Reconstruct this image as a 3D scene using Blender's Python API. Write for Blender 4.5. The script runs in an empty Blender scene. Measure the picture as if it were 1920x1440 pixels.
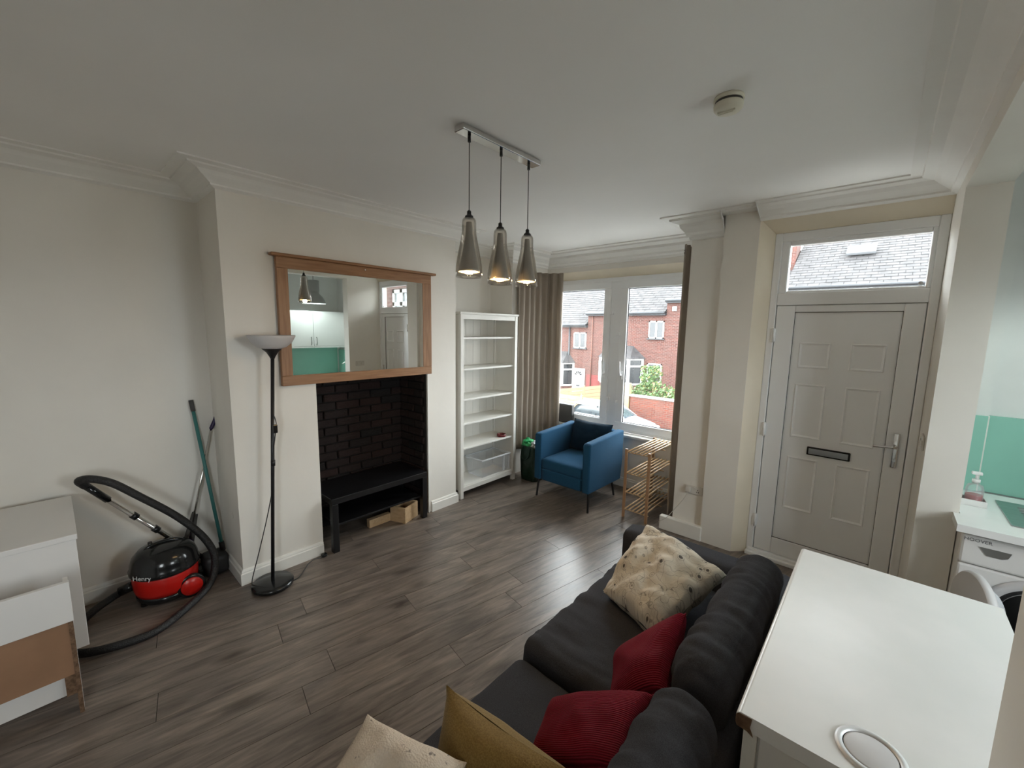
import bpy, bmesh, math, random
from mathutils import Vector, Matrix, noise
random.seed(7)
scene = bpy.context.scene
col = scene.collection

# ------------------------------------------------------------------ camera
cam_d = bpy.data.cameras.new('camera'); cam = bpy.data.objects.new('camera', cam_d); col.objects.link(cam)
cam_d.sensor_fit = 'HORIZONTAL'; cam_d.sensor_width = 36.0; cam_d.lens = 777.2 / 1920 * 36.0
cam_d.clip_start = 0.02; cam_d.clip_end = 300
yaw, pit, rol = -0.729655, -0.133445, 0.016873
fw = Vector((math.sin(yaw)*math.cos(pit), math.cos(yaw)*math.cos(pit), math.sin(pit)))
rt0 = Vector((math.cos(yaw), -math.sin(yaw), 0)); up0 = rt0.cross(fw)
rt = math.cos(rol)*rt0 + math.sin(rol)*up0; up = -math.sin(rol)*rt0 + math.cos(rol)*up0
M = Matrix(((rt.x, up.x, -fw.x, 0), (rt.y, up.y, -fw.y, 0), (rt.z, up.z, -fw.z, 1.82), (0, 0, 0, 1)))
cam.matrix_world = M
scene.camera = cam

# ------------------------------------------------------------------ world, overcast sky, exposure
w = bpy.data.worlds.new('sky'); scene.world = w; w.use_nodes = True
bg = w.node_tree.nodes['Background']; bg.inputs[0].default_value = (0.93, 0.96, 1.0, 1); bg.inputs[1].default_value = 10.0
scene.view_settings.view_transform = 'Standard'; scene.view_settings.look = 'None'
scene.view_settings.gamma = 1.0; scene.view_settings.exposure = 0.98
try:
    scene.view_settings.use_curve_mapping = False
    scene.cycles.use_denoising = True
    scene.cycles.max_bounces = 10; scene.cycles.diffuse_bounces = 8; scene.cycles.transparent_max_bounces = 16
    scene.cycles.sample_clamp_indirect = 14.0
    scene.cycles.caustics_reflective = False; scene.cycles.caustics_refractive = False
except Exception:
    pass
def portal(name, loc, rot, sx, sy):                 # helps the sampling of sky light through an opening; gives off no light itself
    d = bpy.data.lights.new(name, 'AREA'); d.shape = 'RECTANGLE'; d.size = sx; d.size_y = sy; d.cycles.is_portal = True
    o = bpy.data.objects.new(name, d); col.objects.link(o); o.location = loc; o.rotation_euler = rot
portal('window_portal', (-2.32, 4.62, 1.53), (math.radians(-90), 0, 0), 1.95, 1.85)
portal('added_kitchen_window_portal', (2.02, 1.95, 1.62), (0, math.radians(90), 0), 1.1, 1.05)  # at the added kitchen window
portal('added_side_window_portal', (.43, -.975, 1.525), (0, math.radians(90), 0), 1.08, .78)  # at the added window in the right wall behind the camera
portal('transom_portal', (-0.22, 3.86, 2.29), (math.radians(-90), 0, 0), 0.80, 0.36)

# ------------------------------------------------------------------ materials
def nodes(name):
    m = bpy.data.materials.new(name); m.use_nodes = True
    nt = m.node_tree; b = nt.nodes['Principled BSDF']
    return m, nt, b
def N(nt, t, **kw):
    n = nt.nodes.new(t)
    for k, v in kw.items():
        if k.startswith('i_'): n.inputs[int(k[2:]) if k[2:].isdigit() else k[2:]].default_value = v
        else: setattr(n, k, v)
    return n
def L(nt, a, b): nt.links.new(a, b)
def c4(c): return (c[0], c[1], c[2], 1)
def mat(name, c, r=0.5, metal=0.0, var=0.0, vs=6.0, bump=0.0, bs=60.0, c2=None, stretch=None, spec=None, sheen=0.0):
    m, nt, b = nodes(name)
    b.inputs['Base Color'].default_value = c4(c); b.inputs['Roughness'].default_value = r; b.inputs['Metallic'].default_value = metal
    if spec is not None: b.inputs['Specular IOR Level'].default_value = spec
    if sheen: b.inputs['Sheen Weight'].default_value = sheen
    tc = N(nt, 'ShaderNodeTexCoord'); vec = tc.outputs['Object']
    if stretch:
        mp = N(nt, 'ShaderNodeMapping'); mp.inputs['Scale'].default_value = stretch; L(nt, vec, mp.inputs[0]); vec = mp.outputs[0]
    if var or c2:
        nz = N(nt, 'ShaderNodeTexNoise'); nz.inputs['Scale'].default_value = vs; nz.inputs['Detail'].default_value = 4; L(nt, vec, nz.inputs['Vector'])
        cr = N(nt, 'ShaderNodeValToRGB'); a = c2 or tuple(x*(1-var) for x in c)
        cr.color_ramp.elements[0].position = .35; cr.color_ramp.elements[1].position = .65
        cr.color_ramp.elements[0].color = c4(a); cr.color_ramp.elements[1].color = c4(c)
        L(nt, nz.outputs[0], cr.inputs[0]); L(nt, cr.outputs[0], b.inputs['Base Color'])
    if bump:
        n2 = N(nt, 'ShaderNodeTexNoise'); n2.inputs['Scale'].default_value = bs; n2.inputs['Detail'].default_value = 3; L(nt, vec, n2.inputs['Vector'])
        bp = N(nt, 'ShaderNodeBump'); bp.inputs['Strength'].default_value = bump; bp.inputs['Distance'].default_value = 0.01
        L(nt, n2.outputs[0], bp.inputs['Height']); L(nt, bp.outputs[0], b.inputs['Normal'])
    return m
def glass_mat(name, tint=(0.97, 0.99, 0.98), gl=0.06, rough=0.0):
    m = bpy.data.materials.new(name); m.use_nodes = True; nt = m.node_tree; nt.nodes.clear()
    o = N(nt, 'ShaderNodeOutputMaterial'); t = N(nt, 'ShaderNodeBsdfTransparent'); g = N(nt, 'ShaderNodeBsdfGlossy'); mx = N(nt, 'ShaderNodeMixShader')
    t.inputs[0].default_value = c4(tint); g.inputs['Roughness'].default_value = rough
    lw = N(nt, 'ShaderNodeLayerWeight'); lw.inputs[0].default_value = 0.25
    mu = N(nt, 'ShaderNodeMath', operation='MULTIPLY_ADD'); mu.inputs[1].default_value = 0.5; mu.inputs[2].default_value = gl; mu.use_clamp = True
    L(nt, lw.outputs['Fresnel'], mu.inputs[0]); L(nt, mu.outputs[0], mx.inputs[0]); L(nt, t.outputs[0], mx.inputs[1]); L(nt, g.outputs[0], mx.inputs[2]); L(nt, mx.outputs[0], o.inputs[0])
    return m
def emit_mat(name, c, s):
    m, nt, b = nodes(name); b.inputs['Base Color'].default_value = c4(c); b.inputs['Emission Color'].default_value = c4(c); b.inputs['Emission Strength'].default_value = s
    return m
def wood_mat(name, c1, c2, axis=1, scale=6.0, r=0.45):
    m, nt, b = nodes(name); b.inputs['Roughness'].default_value = r
    tc = N(nt, 'ShaderNodeTexCoord'); mp = N(nt, 'ShaderNodeMapping'); s = [1.0, 1.0, 1.0]; s = [9.0 if i != axis else 0.7 for i in range(3)]
    mp.inputs['Scale'].default_value = s; L(nt, tc.outputs['Object'], mp.inputs[0])
    nz = N(nt, 'ShaderNodeTexNoise'); nz.inputs['Scale'].default_value = scale; nz.inputs['Detail'].default_value = 6; nz.inputs['Distortion'].default_value = .6
    L(nt, mp.outputs[0], nz.inputs['Vector']); cr = N(nt, 'ShaderNodeValToRGB')
    cr.color_ramp.elements[0].position = .3; cr.color_ramp.elements[1].position = .7
    cr.color_ramp.elements[0].color = c4(c1); cr.color_ramp.elements[1].color = c4(c2)
    L(nt, nz.outputs[0], cr.inputs[0]); L(nt, cr.outputs[0], b.inputs['Base Color'])
    return m
def floor_mat():
    m, nt, b = nodes('floor_plank')
    tc = N(nt, 'ShaderNodeTexCoord'); oi = N(nt, 'ShaderNodeObjectInfo')
    mp = N(nt, 'ShaderNodeMapping'); mp.inputs['Rotation'].default_value = (0, 0, math.radians(10.5)); L(nt, tc.outputs['Object'], mp.inputs[0])
    rnd = N(nt, 'ShaderNodeMath', operation='MULTIPLY'); rnd.inputs[1].default_value = 37.0; L(nt, oi.outputs['Random'], rnd.inputs[0])
    cx = N(nt, 'ShaderNodeCombineXYZ'); L(nt, rnd.outputs[0], cx.inputs[0]); L(nt, rnd.outputs[0], cx.inputs[2])
    ad = N(nt, 'ShaderNodeVectorMath', operation='ADD'); L(nt, mp.outputs[0], ad.inputs[0]); L(nt, cx.outputs[0], ad.inputs[1])
    sc = N(nt, 'ShaderNodeVectorMath', operation='MULTIPLY'); sc.inputs[1].default_value = (11, 1.2, 4); L(nt, ad.outputs[0], sc.inputs[0])
    n1 = N(nt, 'ShaderNodeTexNoise'); n1.inputs['Scale'].default_value = 2.2; n1.inputs['Detail'].default_value = 9; n1.inputs['Roughness'].default_value = .65; n1.inputs['Distortion'].default_value = 1.2; L(nt, sc.outputs[0], n1.inputs['Vector'])
    sc2 = N(nt, 'ShaderNodeVectorMath', operation='MULTIPLY'); sc2.inputs[1].default_value = (5, 1.7, 2); L(nt, ad.outputs[0], sc2.inputs[0])
    n2 = N(nt, 'ShaderNodeTexNoise'); n2.inputs['Scale'].default_value = 1.3; n2.inputs['Detail'].default_value = 3; L(nt, sc2.outputs[0], n2.inputs['Vector'])
    vo = N(nt, 'ShaderNodeTexVoronoi'); vo.inputs['Scale'].default_value = 1.0; sc3 = N(nt, 'ShaderNodeVectorMath', operation='MULTIPLY'); sc3.inputs[1].default_value = (6.5, 2.6, 1); L(nt, ad.outputs[0], sc3.inputs[0]); L(nt, sc3.outputs[0], vo.inputs['Vector'])
    kr = N(nt, 'ShaderNodeValToRGB'); kr.color_ramp.elements[0].position = .05; kr.color_ramp.elements[1].position = .30; kr.color_ramp.elements[0].color = (.36, .33, .31, 1); kr.color_ramp.elements[1].color = (1, 1, 1, 1); L(nt, vo.outputs['Distance'], kr.inputs[0])
    cr = N(nt, 'ShaderNodeValToRGB'); e = cr.color_ramp.elements
    e[0].position = .30; e[0].color = (0.088, 0.071, 0.059, 1); e[1].position = .72; e[1].color = (0.255, 0.212, 0.177, 1)
    k = e.new(.5); k.color = (0.165, 0.136, 0.114, 1)
    L(nt, n1.outputs[0], cr.inputs[0])
    mx = N(nt, 'ShaderNodeMix', data_type='RGBA', blend_type='MULTIPLY'); mx.inputs[0].default_value = 1
    c2 = N(nt, 'ShaderNodeValToRGB'); c2.color_ramp.elements[0].position = .3; c2.color_ramp.elements[1].position = .7
    c2.color_ramp.elements[0].color = (.72, .72, .74, 1); c2.color_ramp.elements[1].color = (1.18, 1.16, 1.14, 1); L(nt, n2.outputs[0], c2.inputs[0])
    L(nt, cr.outputs[0], mx.inputs[6]); L(nt, c2.outputs[0], mx.inputs[7])
    m2 = N(nt, 'ShaderNodeMix', data_type='RGBA', blend_type='MULTIPLY'); m2.inputs[0].default_value = .8; L(nt, mx.outputs[2], m2.inputs[6]); L(nt, kr.outputs[0], m2.inputs[7])
    L(nt, m2.outputs[2], b.inputs['Base Color'])
    mr = N(nt, 'ShaderNodeMapRange'); mr.inputs['To Min'].default_value = .24; mr.inputs['To Max'].default_value = .38; L(nt, n1.outputs[0], mr.inputs['Value']); L(nt, mr.outputs[0], b.inputs['Roughness'])
    bp = N(nt, 'ShaderNodeBump'); bp.inputs['Strength'].default_value = .12; bp.inputs['Distance'].default_value = .004; L(nt, n1.outputs[0], bp.inputs['Height']); L(nt, bp.outputs[0], b.inputs['Normal'])
    return m
def brick_mat(name, cA, cB, mortar, scale=1.0):
    m, nt, b = nodes(name); b.inputs['Roughness'].default_value = .9
    tc = N(nt, 'ShaderNodeTexCoord'); sp = N(nt, 'ShaderNodeSeparateXYZ'); L(nt, tc.outputs['Object'], sp.inputs[0])
    sm = N(nt, 'ShaderNodeMath', operation='ADD'); L(nt, sp.outputs[0], sm.inputs[0]); L(nt, sp.outputs[1], sm.inputs[1])
    cx = N(nt, 'ShaderNodeCombineXYZ'); L(nt, sm.outputs[0], cx.inputs[0]); L(nt, sp.outputs[2], cx.inputs[1])
    br = N(nt, 'ShaderNodeTexBrick'); br.inputs['Scale'].default_value = scale; br.inputs['Brick Width'].default_value = .24; br.inputs['Row Height'].default_value = .085
    br.inputs['Mortar Size'].default_value = .008; br.inputs['Color1'].default_value = c4(cA); br.inputs['Color2'].default_value = c4(cB); br.inputs['Mortar'].default_value = c4(mortar)
    L(nt, cx.outputs[0], br.inputs['Vector']); L(nt, br.outputs[0], b.inputs['Base Color'])
    return m
def rand_mat(name, ca, cb, r=.8, bump=.0, bs=40):            # colour varies from one object to the next
    m, nt, b = nodes(name); b.inputs['Roughness'].default_value = r
    oi = N(nt, 'ShaderNodeObjectInfo'); mx = N(nt, 'ShaderNodeMix', data_type='RGBA'); L(nt, oi.outputs['Random'], mx.inputs[0])
    mx.inputs[6].default_value = c4(ca); mx.inputs[7].default_value = c4(cb)
    tc = N(nt, 'ShaderNodeTexCoord'); nz = N(nt, 'ShaderNodeTexNoise'); nz.inputs['Scale'].default_value = 9; nz.inputs['Detail'].default_value = 5; L(nt, tc.outputs['Generated'], nz.inputs['Vector'])
    m2 = N(nt, 'ShaderNodeMix', data_type='RGBA', blend_type='MULTIPLY'); m2.inputs[0].default_value = .5; L(nt, mx.outputs[2], m2.inputs[6]); L(nt, nz.outputs[0], m2.inputs[7]); L(nt, m2.outputs[2], b.inputs['Base Color'])
    if bump:
        bp = N(nt, 'ShaderNodeBump'); bp.inputs['Strength'].default_value = bump; bp.inputs['Distance'].default_value = .01; L(nt, nz.outputs[0], bp.inputs['Height']); L(nt, bp.outputs[0], b.inputs['Normal'])
    return m
def weave_mat(name, c, c2, r=.95, s=260.0, strength=.35, sheen=.2, spec=.15):
    m, nt, b = nodes(name); b.inputs['Roughness'].default_value = r; b.inputs['Sheen Weight'].default_value = sheen; b.inputs['Specular IOR Level'].default_value = spec
    tc = N(nt, 'ShaderNodeTexCoord')
    nz = N(nt, 'ShaderNodeTexNoise'); nz.inputs['Scale'].default_value = s; nz.inputs['Detail'].default_value = 2; L(nt, tc.outputs['Object'], nz.inputs['Vector'])
    cr = N(nt, 'ShaderNodeValToRGB'); cr.color_ramp.elements[0].position = .35; cr.color_ramp.elements[1].position = .65; cr.color_ramp.elements[0].color = c4(c2); cr.color_ramp.elements[1].color = c4(c)
    L(nt, nz.outputs[0], cr.inputs[0]); L(nt, cr.outputs[0], b.inputs['Base Color'])
    bp = N(nt, 'ShaderNodeBump'); bp.inputs['Strength'].default_value = strength; bp.inputs['Distance'].default_value = .003; L(nt, nz.outputs[0], bp.inputs['Height']); L(nt, bp.outputs[0], b.inputs['Normal'])
    return m
def rib_mat(name, c, c2, n=34.0):
    m, nt, b = nodes(name); b.inputs['Roughness'].default_value = .9; b.inputs['Sheen Weight'].default_value = .0; b.inputs['Specular IOR Level'].default_value = .2
    tc = N(nt, 'ShaderNodeTexCoord')
    wv = N(nt, 'ShaderNodeTexWave', wave_type='BANDS', bands_direction='Y'); wv.inputs['Scale'].default_value = n / 6.283 * 2; wv.inputs['Distortion'].default_value = .25; wv.inputs['Detail'].default_value = 1; wv.inputs['Detail Scale'].default_value = 2; L(nt, tc.outputs['UV'], wv.inputs['Vector'])
    nz = N(nt, 'ShaderNodeTexNoise'); nz.inputs['Scale'].default_value = 90; L(nt, tc.outputs['UV'], nz.inputs['Vector'])
    ad = N(nt, 'ShaderNodeMath', operation='MULTIPLY_ADD'); ad.inputs[1].default_value = .6; L(nt, nz.outputs[0], ad.inputs[0]); L(nt, wv.outputs['Fac'], ad.inputs[2])
    cr = N(nt, 'ShaderNodeValToRGB'); cr.color_ramp.elements[0].position = .1; cr.color_ramp.elements[1].position = 1.1 if False else 1.0; cr.color_ramp.elements[0].color = c4(c2); cr.color_ramp.elements[1].color = c4(c); L(nt, ad.outputs[0], cr.inputs[0]); L(nt, cr.outputs[0], b.inputs['Base Color'])
    bp = N(nt, 'ShaderNodeBump'); bp.inputs['Strength'].default_value = .7; bp.inputs['Distance'].default_value = .006; L(nt, ad.outputs[0], bp.inputs['Height']); L(nt, bp.outputs[0], b.inputs['Normal'])
    return m
def floral_mat():
    m, nt, b = nodes('floral_print'); b.inputs['Roughness'].default_value = .9; b.inputs['Specular IOR Level'].default_value = .2
    tc = N(nt, 'ShaderNodeTexCoord')
    vo = N(nt, 'ShaderNodeTexVoronoi'); vo.inputs['Scale'].default_value = 9; vo.inputs['Randomness'].default_value = .75; L(nt, tc.outputs['UV'], vo.inputs['Vector'])
    r1 = N(nt, 'ShaderNodeValToRGB'); e = r1.color_ramp.elements; e[0].position = .0; e[0].color = (0, 0, 0, 1); e[1].position = .17; e[1].color = (0.03, .03, .03, 1)
    for p, v in ((.215, .95), (.29, 1), (.315, .3), (.345, 1)):
        k = e.new(p); k.color = (v, v, v, 1)
    L(nt, vo.outputs['Distance'], r1.inputs[0])
    v2 = N(nt, 'ShaderNodeTexVoronoi', feature='DISTANCE_TO_EDGE'); v2.inputs['Scale'].default_value = 6
    nz = N(nt, 'ShaderNodeTexNoise'); nz.inputs['Scale'].default_value = 5; L(nt, tc.outputs['UV'], nz.inputs['Vector'])
    ad = N(nt, 'ShaderNodeMix', data_type='RGBA', blend_type='ADD'); ad.inputs[0].default_value = .35; L(nt, tc.outputs['UV'], ad.inputs[6]); L(nt, nz.outputs['Color'], ad.inputs[7]); L(nt, ad.outputs[2], v2.inputs['Vector'])
    r2 = N(nt, 'ShaderNodeValToRGB'); r2.color_ramp.elements[0].position = .006; r2.color_ramp.elements[1].position = .022; r2.color_ramp.elements[0].color = (.45, .45, .45, 1); r2.color_ramp.elements[1].color = (1, 1, 1, 1); L(nt, v2.outputs['Distance'], r2.inputs[0])
    mx = N(nt, 'ShaderNodeMix', data_type='RGBA', blend_type='MULTIPLY'); mx.inputs[0].default_value = 1; L(nt, r1.outputs[0], mx.inputs[6]); L(nt, r2.outputs[0], mx.inputs[7])
    c = N(nt, 'ShaderNodeMix', data_type='RGBA'); L(nt, mx.outputs[2], c.inputs[0]); c.inputs[6].default_value = (.10, .09, .085, 1); c.inputs[7].default_value = (.60, .545, .46, 1)
    L(nt, c.outputs[2], b.inputs['Base Color'])
    n3 = N(nt, 'ShaderNodeTexNoise'); n3.inputs['Scale'].default_value = 7; n3.inputs['Detail'].default_value = 4; n3.inputs['Distortion'].default_value = 1; L(nt, tc.outputs['UV'], n3.inputs['Vector'])
    bp = N(nt, 'ShaderNodeBump'); bp.inputs['Strength'].default_value = .5; bp.inputs['Distance'].default_value = .02; L(nt, n3.outputs[0], bp.inputs['Height']); L(nt, bp.outputs[0], b.inputs['Normal'])
    return m
def boucle_mat():
    m, nt, b = nodes('beige_boucle'); b.inputs['Roughness'].default_value = 1; b.inputs['Specular IOR Level'].default_value = .1
    tc = N(nt, 'ShaderNodeTexCoord')
    vo = N(nt, 'ShaderNodeTexVoronoi'); vo.inputs['Scale'].default_value = 180; L(nt, tc.outputs['Object'], vo.inputs['Vector'])
    nz = N(nt, 'ShaderNodeTexNoise'); nz.inputs['Scale'].default_value = 45; nz.inputs['Detail'].default_value = 1; L(nt, tc.outputs['Object'], nz.inputs['Vector'])
    cr = N(nt, 'ShaderNodeValToRGB'); cr.color_ramp.elements[0].position = .26; cr.color_ramp.elements[1].position = .31; cr.color_ramp.elements[0].color = (.22, .19, .17, 1); cr.color_ramp.elements[1].color = (.62, .54, .45, 1)
    L(nt, nz.outputs[0], cr.inputs[0]); L(nt, cr.outputs[0], b.inputs['Base Color'])
    bp = N(nt, 'ShaderNodeBump'); bp.inputs['Strength'].default_value = .6; bp.inputs['Distance'].default_value = .004; L(nt, vo.outputs['Distance'], bp.inputs['Height']); L(nt, bp.outputs[0], b.inputs['Normal'])
    return m

K = {}
K['wall'] = mat('wall_paint', (.775, .75, .70), .75, var=.05, vs=2.2, bump=.12, bs=14)
K['ceil'] = mat('ceiling_paint', (.88, .875, .86), .85, var=.03, vs=1.5, bump=.06, bs=9)
K['trim'] = mat('white_gloss_trim', (.80, .79, .75), .38, var=.05, vs=7)
K['cornice'] = mat('cornice_plaster', (.83, .825, .80), .7, var=.03, vs=5, bump=.05, bs=40)
K['cream'] = mat('cream_paint', (.76, .69, .56), .55, var=.05, vs=5)
K['upvc'] = mat('white_upvc', (.85, .87, .89), .28, var=.02, vs=4)
K['glass'] = glass_mat('window_glass')
K['floor'] = floor_mat()
K['dark'] = mat('dark_gap', (.01, .01, .01), .9, var=.2)
K['soot'] = mat('soot', (.010, .009, .009), .95, var=.4, vs=5)
K['firebrick'] = rand_mat('fire_brick', (.020, .006, .004), (.003, .002, .002), .95, .5)
K['mortar'] = mat('sooty_mortar', (.006, .0045, .0035), .95, var=.4, vs=8)
K['sofa'] = weave_mat('charcoal_fabric', (.064, .065, .073), (.043, .044, .050), s=420, strength=.3, sheen=0, spec=.03)
K['blue'] = weave_mat('blue_fabric', (.018, .085, .170), (.009, .048, .100), s=330, strength=.35, sheen=.05)
K['bluedark'] = weave_mat('navy_fabric', (.010, .030, .054), (.006, .018, .034), s=330, strength=.3, sheen=.05)
K['black'] = mat('black_metal', (.012, .012, .013), .35, var=.2)
K['blackwood'] = mat('black_laminate', (.005, .005, .006), .38, var=.2, vs=4)
K['blackplastic'] = mat('black_plastic', (.011, .012, .013), .16, var=.2)
K['rubber'] = mat('black_hose', (.010, .010, .011), .42, var=.2, bump=.6, bs=160)
K['chrome'] = mat('chrome', (.72, .71, .69), .12, 1.0, var=.08)
K['steel'] = mat('brushed_steel', (.55, .56, .56), .28, 1.0, var=.12, vs=3, stretch=(1, 30, 1))
K['white'] = mat('white_laminate', (.76, .75, .74), .42, var=.03, vs=3)
K['whitewood'] = mat('white_painted_wood', (.74, .73, .69), .45, var=.04, vs=6)
K['top'] = mat('pale_worktop', (.84, .84, .84), .30, c2=(.79, .80, .795), vs=5)
K['chip'] = mat('chipboard', (.20, .12, .07), .9, c2=(.10, .055, .03), vs=60, bump=.4, bs=120)
K['hardboard'] = mat('brown_hardboard', (.34, .19, .11), .7, c2=(.27, .15, .085), vs=5)
K['oak'] = wood_mat('oak_frame', (.22, .105, .045), (.33, .17, .08), 1)
K['oakv'] = wood_mat('oak_frame_upright', (.22, .105, .045), (.33, .17, .08), 2)
K['pine'] = wood_mat('pine', (.50, .33, .17), (.66, .47, .28), 1)
K['pinepost'] = wood_mat('pine_post', (.30, .165, .085), (.42, .25, .14), 2)
K['boxwood'] = wood_mat('box_wood', (.46, .31, .17), (.58, .41, .25), 0)
K['mirror'] = mat('mirror_glass', (.90, .92, .91), .0, 1.0)
K['red'] = mat('red_plastic', (.52, .012, .008), .28, var=.06)
K['teal'] = mat('teal_handle', (.045, .19, .18), .45, var=.1)
K['greygrip'] = mat('grey_grip', (.07, .068, .066), .6, var=.1)
K['purple'] = mat('purple_plastic', (.030, .016, .075), .4, var=.1)
K['dustpan'] = mat('dark_grey_plastic', (.022, .022, .023), .5, var=.2)
K['frost'] = mat('frosted_white_plastic', (.62, .61, .62), .35, var=.03)
K['curtain'] = mat('taupe_curtain', (.40, .345, .29), .9, var=.05, vs=10, bump=.12, bs=300, spec=.1)
_nt = K['curtain'].node_tree; _o = _nt.nodes['Material Output']; _t = N(_nt, 'ShaderNodeBsdfTranslucent'); _t.inputs[0].default_value = (.42, .37, .31, 1); _m = N(_nt, 'ShaderNodeMixShader'); _m.inputs[0].default_value = .28
L(_nt, _nt.nodes['Principled BSDF'].outputs[0], _m.inputs[1]); L(_nt, _t.outputs[0], _m.inputs[2]); L(_nt, _m.outputs[0], _o.inputs[0])
K['redknit'] = rib_mat('red_knit', (.23, .007, .022), (.10, .003, .009), 42.0)
K['mustard'] = weave_mat('mustard_linen', (.235, .150, .045), (.165, .100, .026), s=240, strength=.4)
K['floral'] = floral_mat()
K['boucle'] = boucle_mat()
K['socket'] = mat('socket_plastic', (.62, .60, .56), .4, var=.02)
K['smoke'] = mat('aged_white_plastic', (.70, .67, .56), .5, var=.03)
K['green'] = mat('mint_splashback', (.30, .60, .50), .25, var=.05, vs=3)
K['kwall'] = mat('kitchen_paint', (.74, .75, .74), .7, var=.03)
K['bag'] = mat('dark_green_bag', (.006, .032, .018), .35, var=.4, vs=9, bump=.5, bs=25)
K['poly_green'] = mat('green_polythene', (.03, .45, .14), .3, var=.3, vs=12, bump=.4, bs=30)
K['poly_white'] = mat('white_polythene', (.62, .66, .68), .3, var=.15, vs=12, bump=.4, bs=30)
def haze_glass(name, amount, rough):
    m = glass_mat(name, (.97, .98, .99), .03, rough); nt = m.node_tree; o = [n for n in nt.nodes if n.type == 'OUTPUT_MATERIAL'][0]; src = o.inputs[0].links[0].from_socket
    d = N(nt, 'ShaderNodeBsdfDiffuse'); d.inputs[0].default_value = (.85, .87, .90, 1); mx = N(nt, 'ShaderNodeMixShader'); mx.inputs[0].default_value = amount
    L(nt, src, mx.inputs[1]); L(nt, d.outputs[0], mx.inputs[2]); L(nt, mx.outputs[0], o.inputs[0]); return m
K['clear'] = haze_glass('clear_plastic', .16, .2)
K['clearrim'] = haze_glass('clear_plastic_rim', .55, .25)
K['smoked'] = glass_mat('smoked_glass', (.94, .92, .89), .08, .02)
K['shadeinner'] = mat('mirrored_glass', (.40, .39, .37), .30, .3, var=.1)
K['soap'] = mat('red_soap', (.40, .04, .04), .2, var=.1)
K['maroon'] = mat('maroon_ceramic', (.14, .012, .014), .25, var=.1)
K['pendgrey'] = mat('grey_enamel', (.30, .31, .31), .35, var=.05)
K['bulb'] = emit_mat('warm_bulb', (1.0, .50, .12), 14)
K['kbulb'] = emit_mat('cool_bulb', (.86, 1.0, .96), 12)
K['extbrick'] = brick_mat('house_brick', (.064, .016, .0105), (.040, .0105, .0072), (.11, .080, .070))
K['extbrick2'] = brick_mat('garden_wall_brick', (.12, .030, .017), (.085, .024, .016), (.10, .075, .06))
K['slate'] = mat('roof_slate', (.034, .031, .032), .8, c2=(.013, .012, .013), vs=3)
K['paleglass'] = mat('pale_pane', (.20, .23, .25), .15, var=.2, vs=2)
K['extwhite'] = mat('house_white', (.42, .42, .41), .5, var=.03)
K['extglass'] = mat('house_pane', (.02, .022, .025), .15, var=.2, vs=2)
K['gutter'] = mat('dark_gutter', (.022, .024, .028), .6, var=.2)
K['asphalt'] = mat('asphalt', (.10, .10, .105), .9, var=.1)
K['pave'] = mat('paving', (.22, .21, .19), .9, var=.15, vs=1)
K['fence'] = wood_mat('new_fence_wood', (.19, .13, .07), (.26, .19, .11), 0, 3)
K['leaf'] = mat('leaf', (.065, .115, .03), .6, c2=(.035, .075, .02), vs=4)
K['leaf2'] = mat('yellow_leaf', (.13, .11, .03), .6, var=.3, vs=4)
K['carwhite'] = mat('white_car_paint', (.26, .265, .27), .12, var=.02)
K['carglass'] = mat('car_glass', (.04, .05, .056), .03, var=.2)
K['taillight'] = mat('tail_light', (.2, .01, .01), .15, var=.1)
K['tyre'] = mat('tyre', (.02, .02, .02), .8, var=.2)
K['ink'] = mat('silver_lettering', (.70, .70, .70), .4, var=.02)
K['greyink'] = mat('grey_print', (.14, .145, .15), .5, var=.02)
K['cable'] = mat('black_cable', (.012, .012, .012), .5, var=.1)
K['wcable'] = mat('white_cable', (.60, .57, .52), .5, var=.05)

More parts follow.
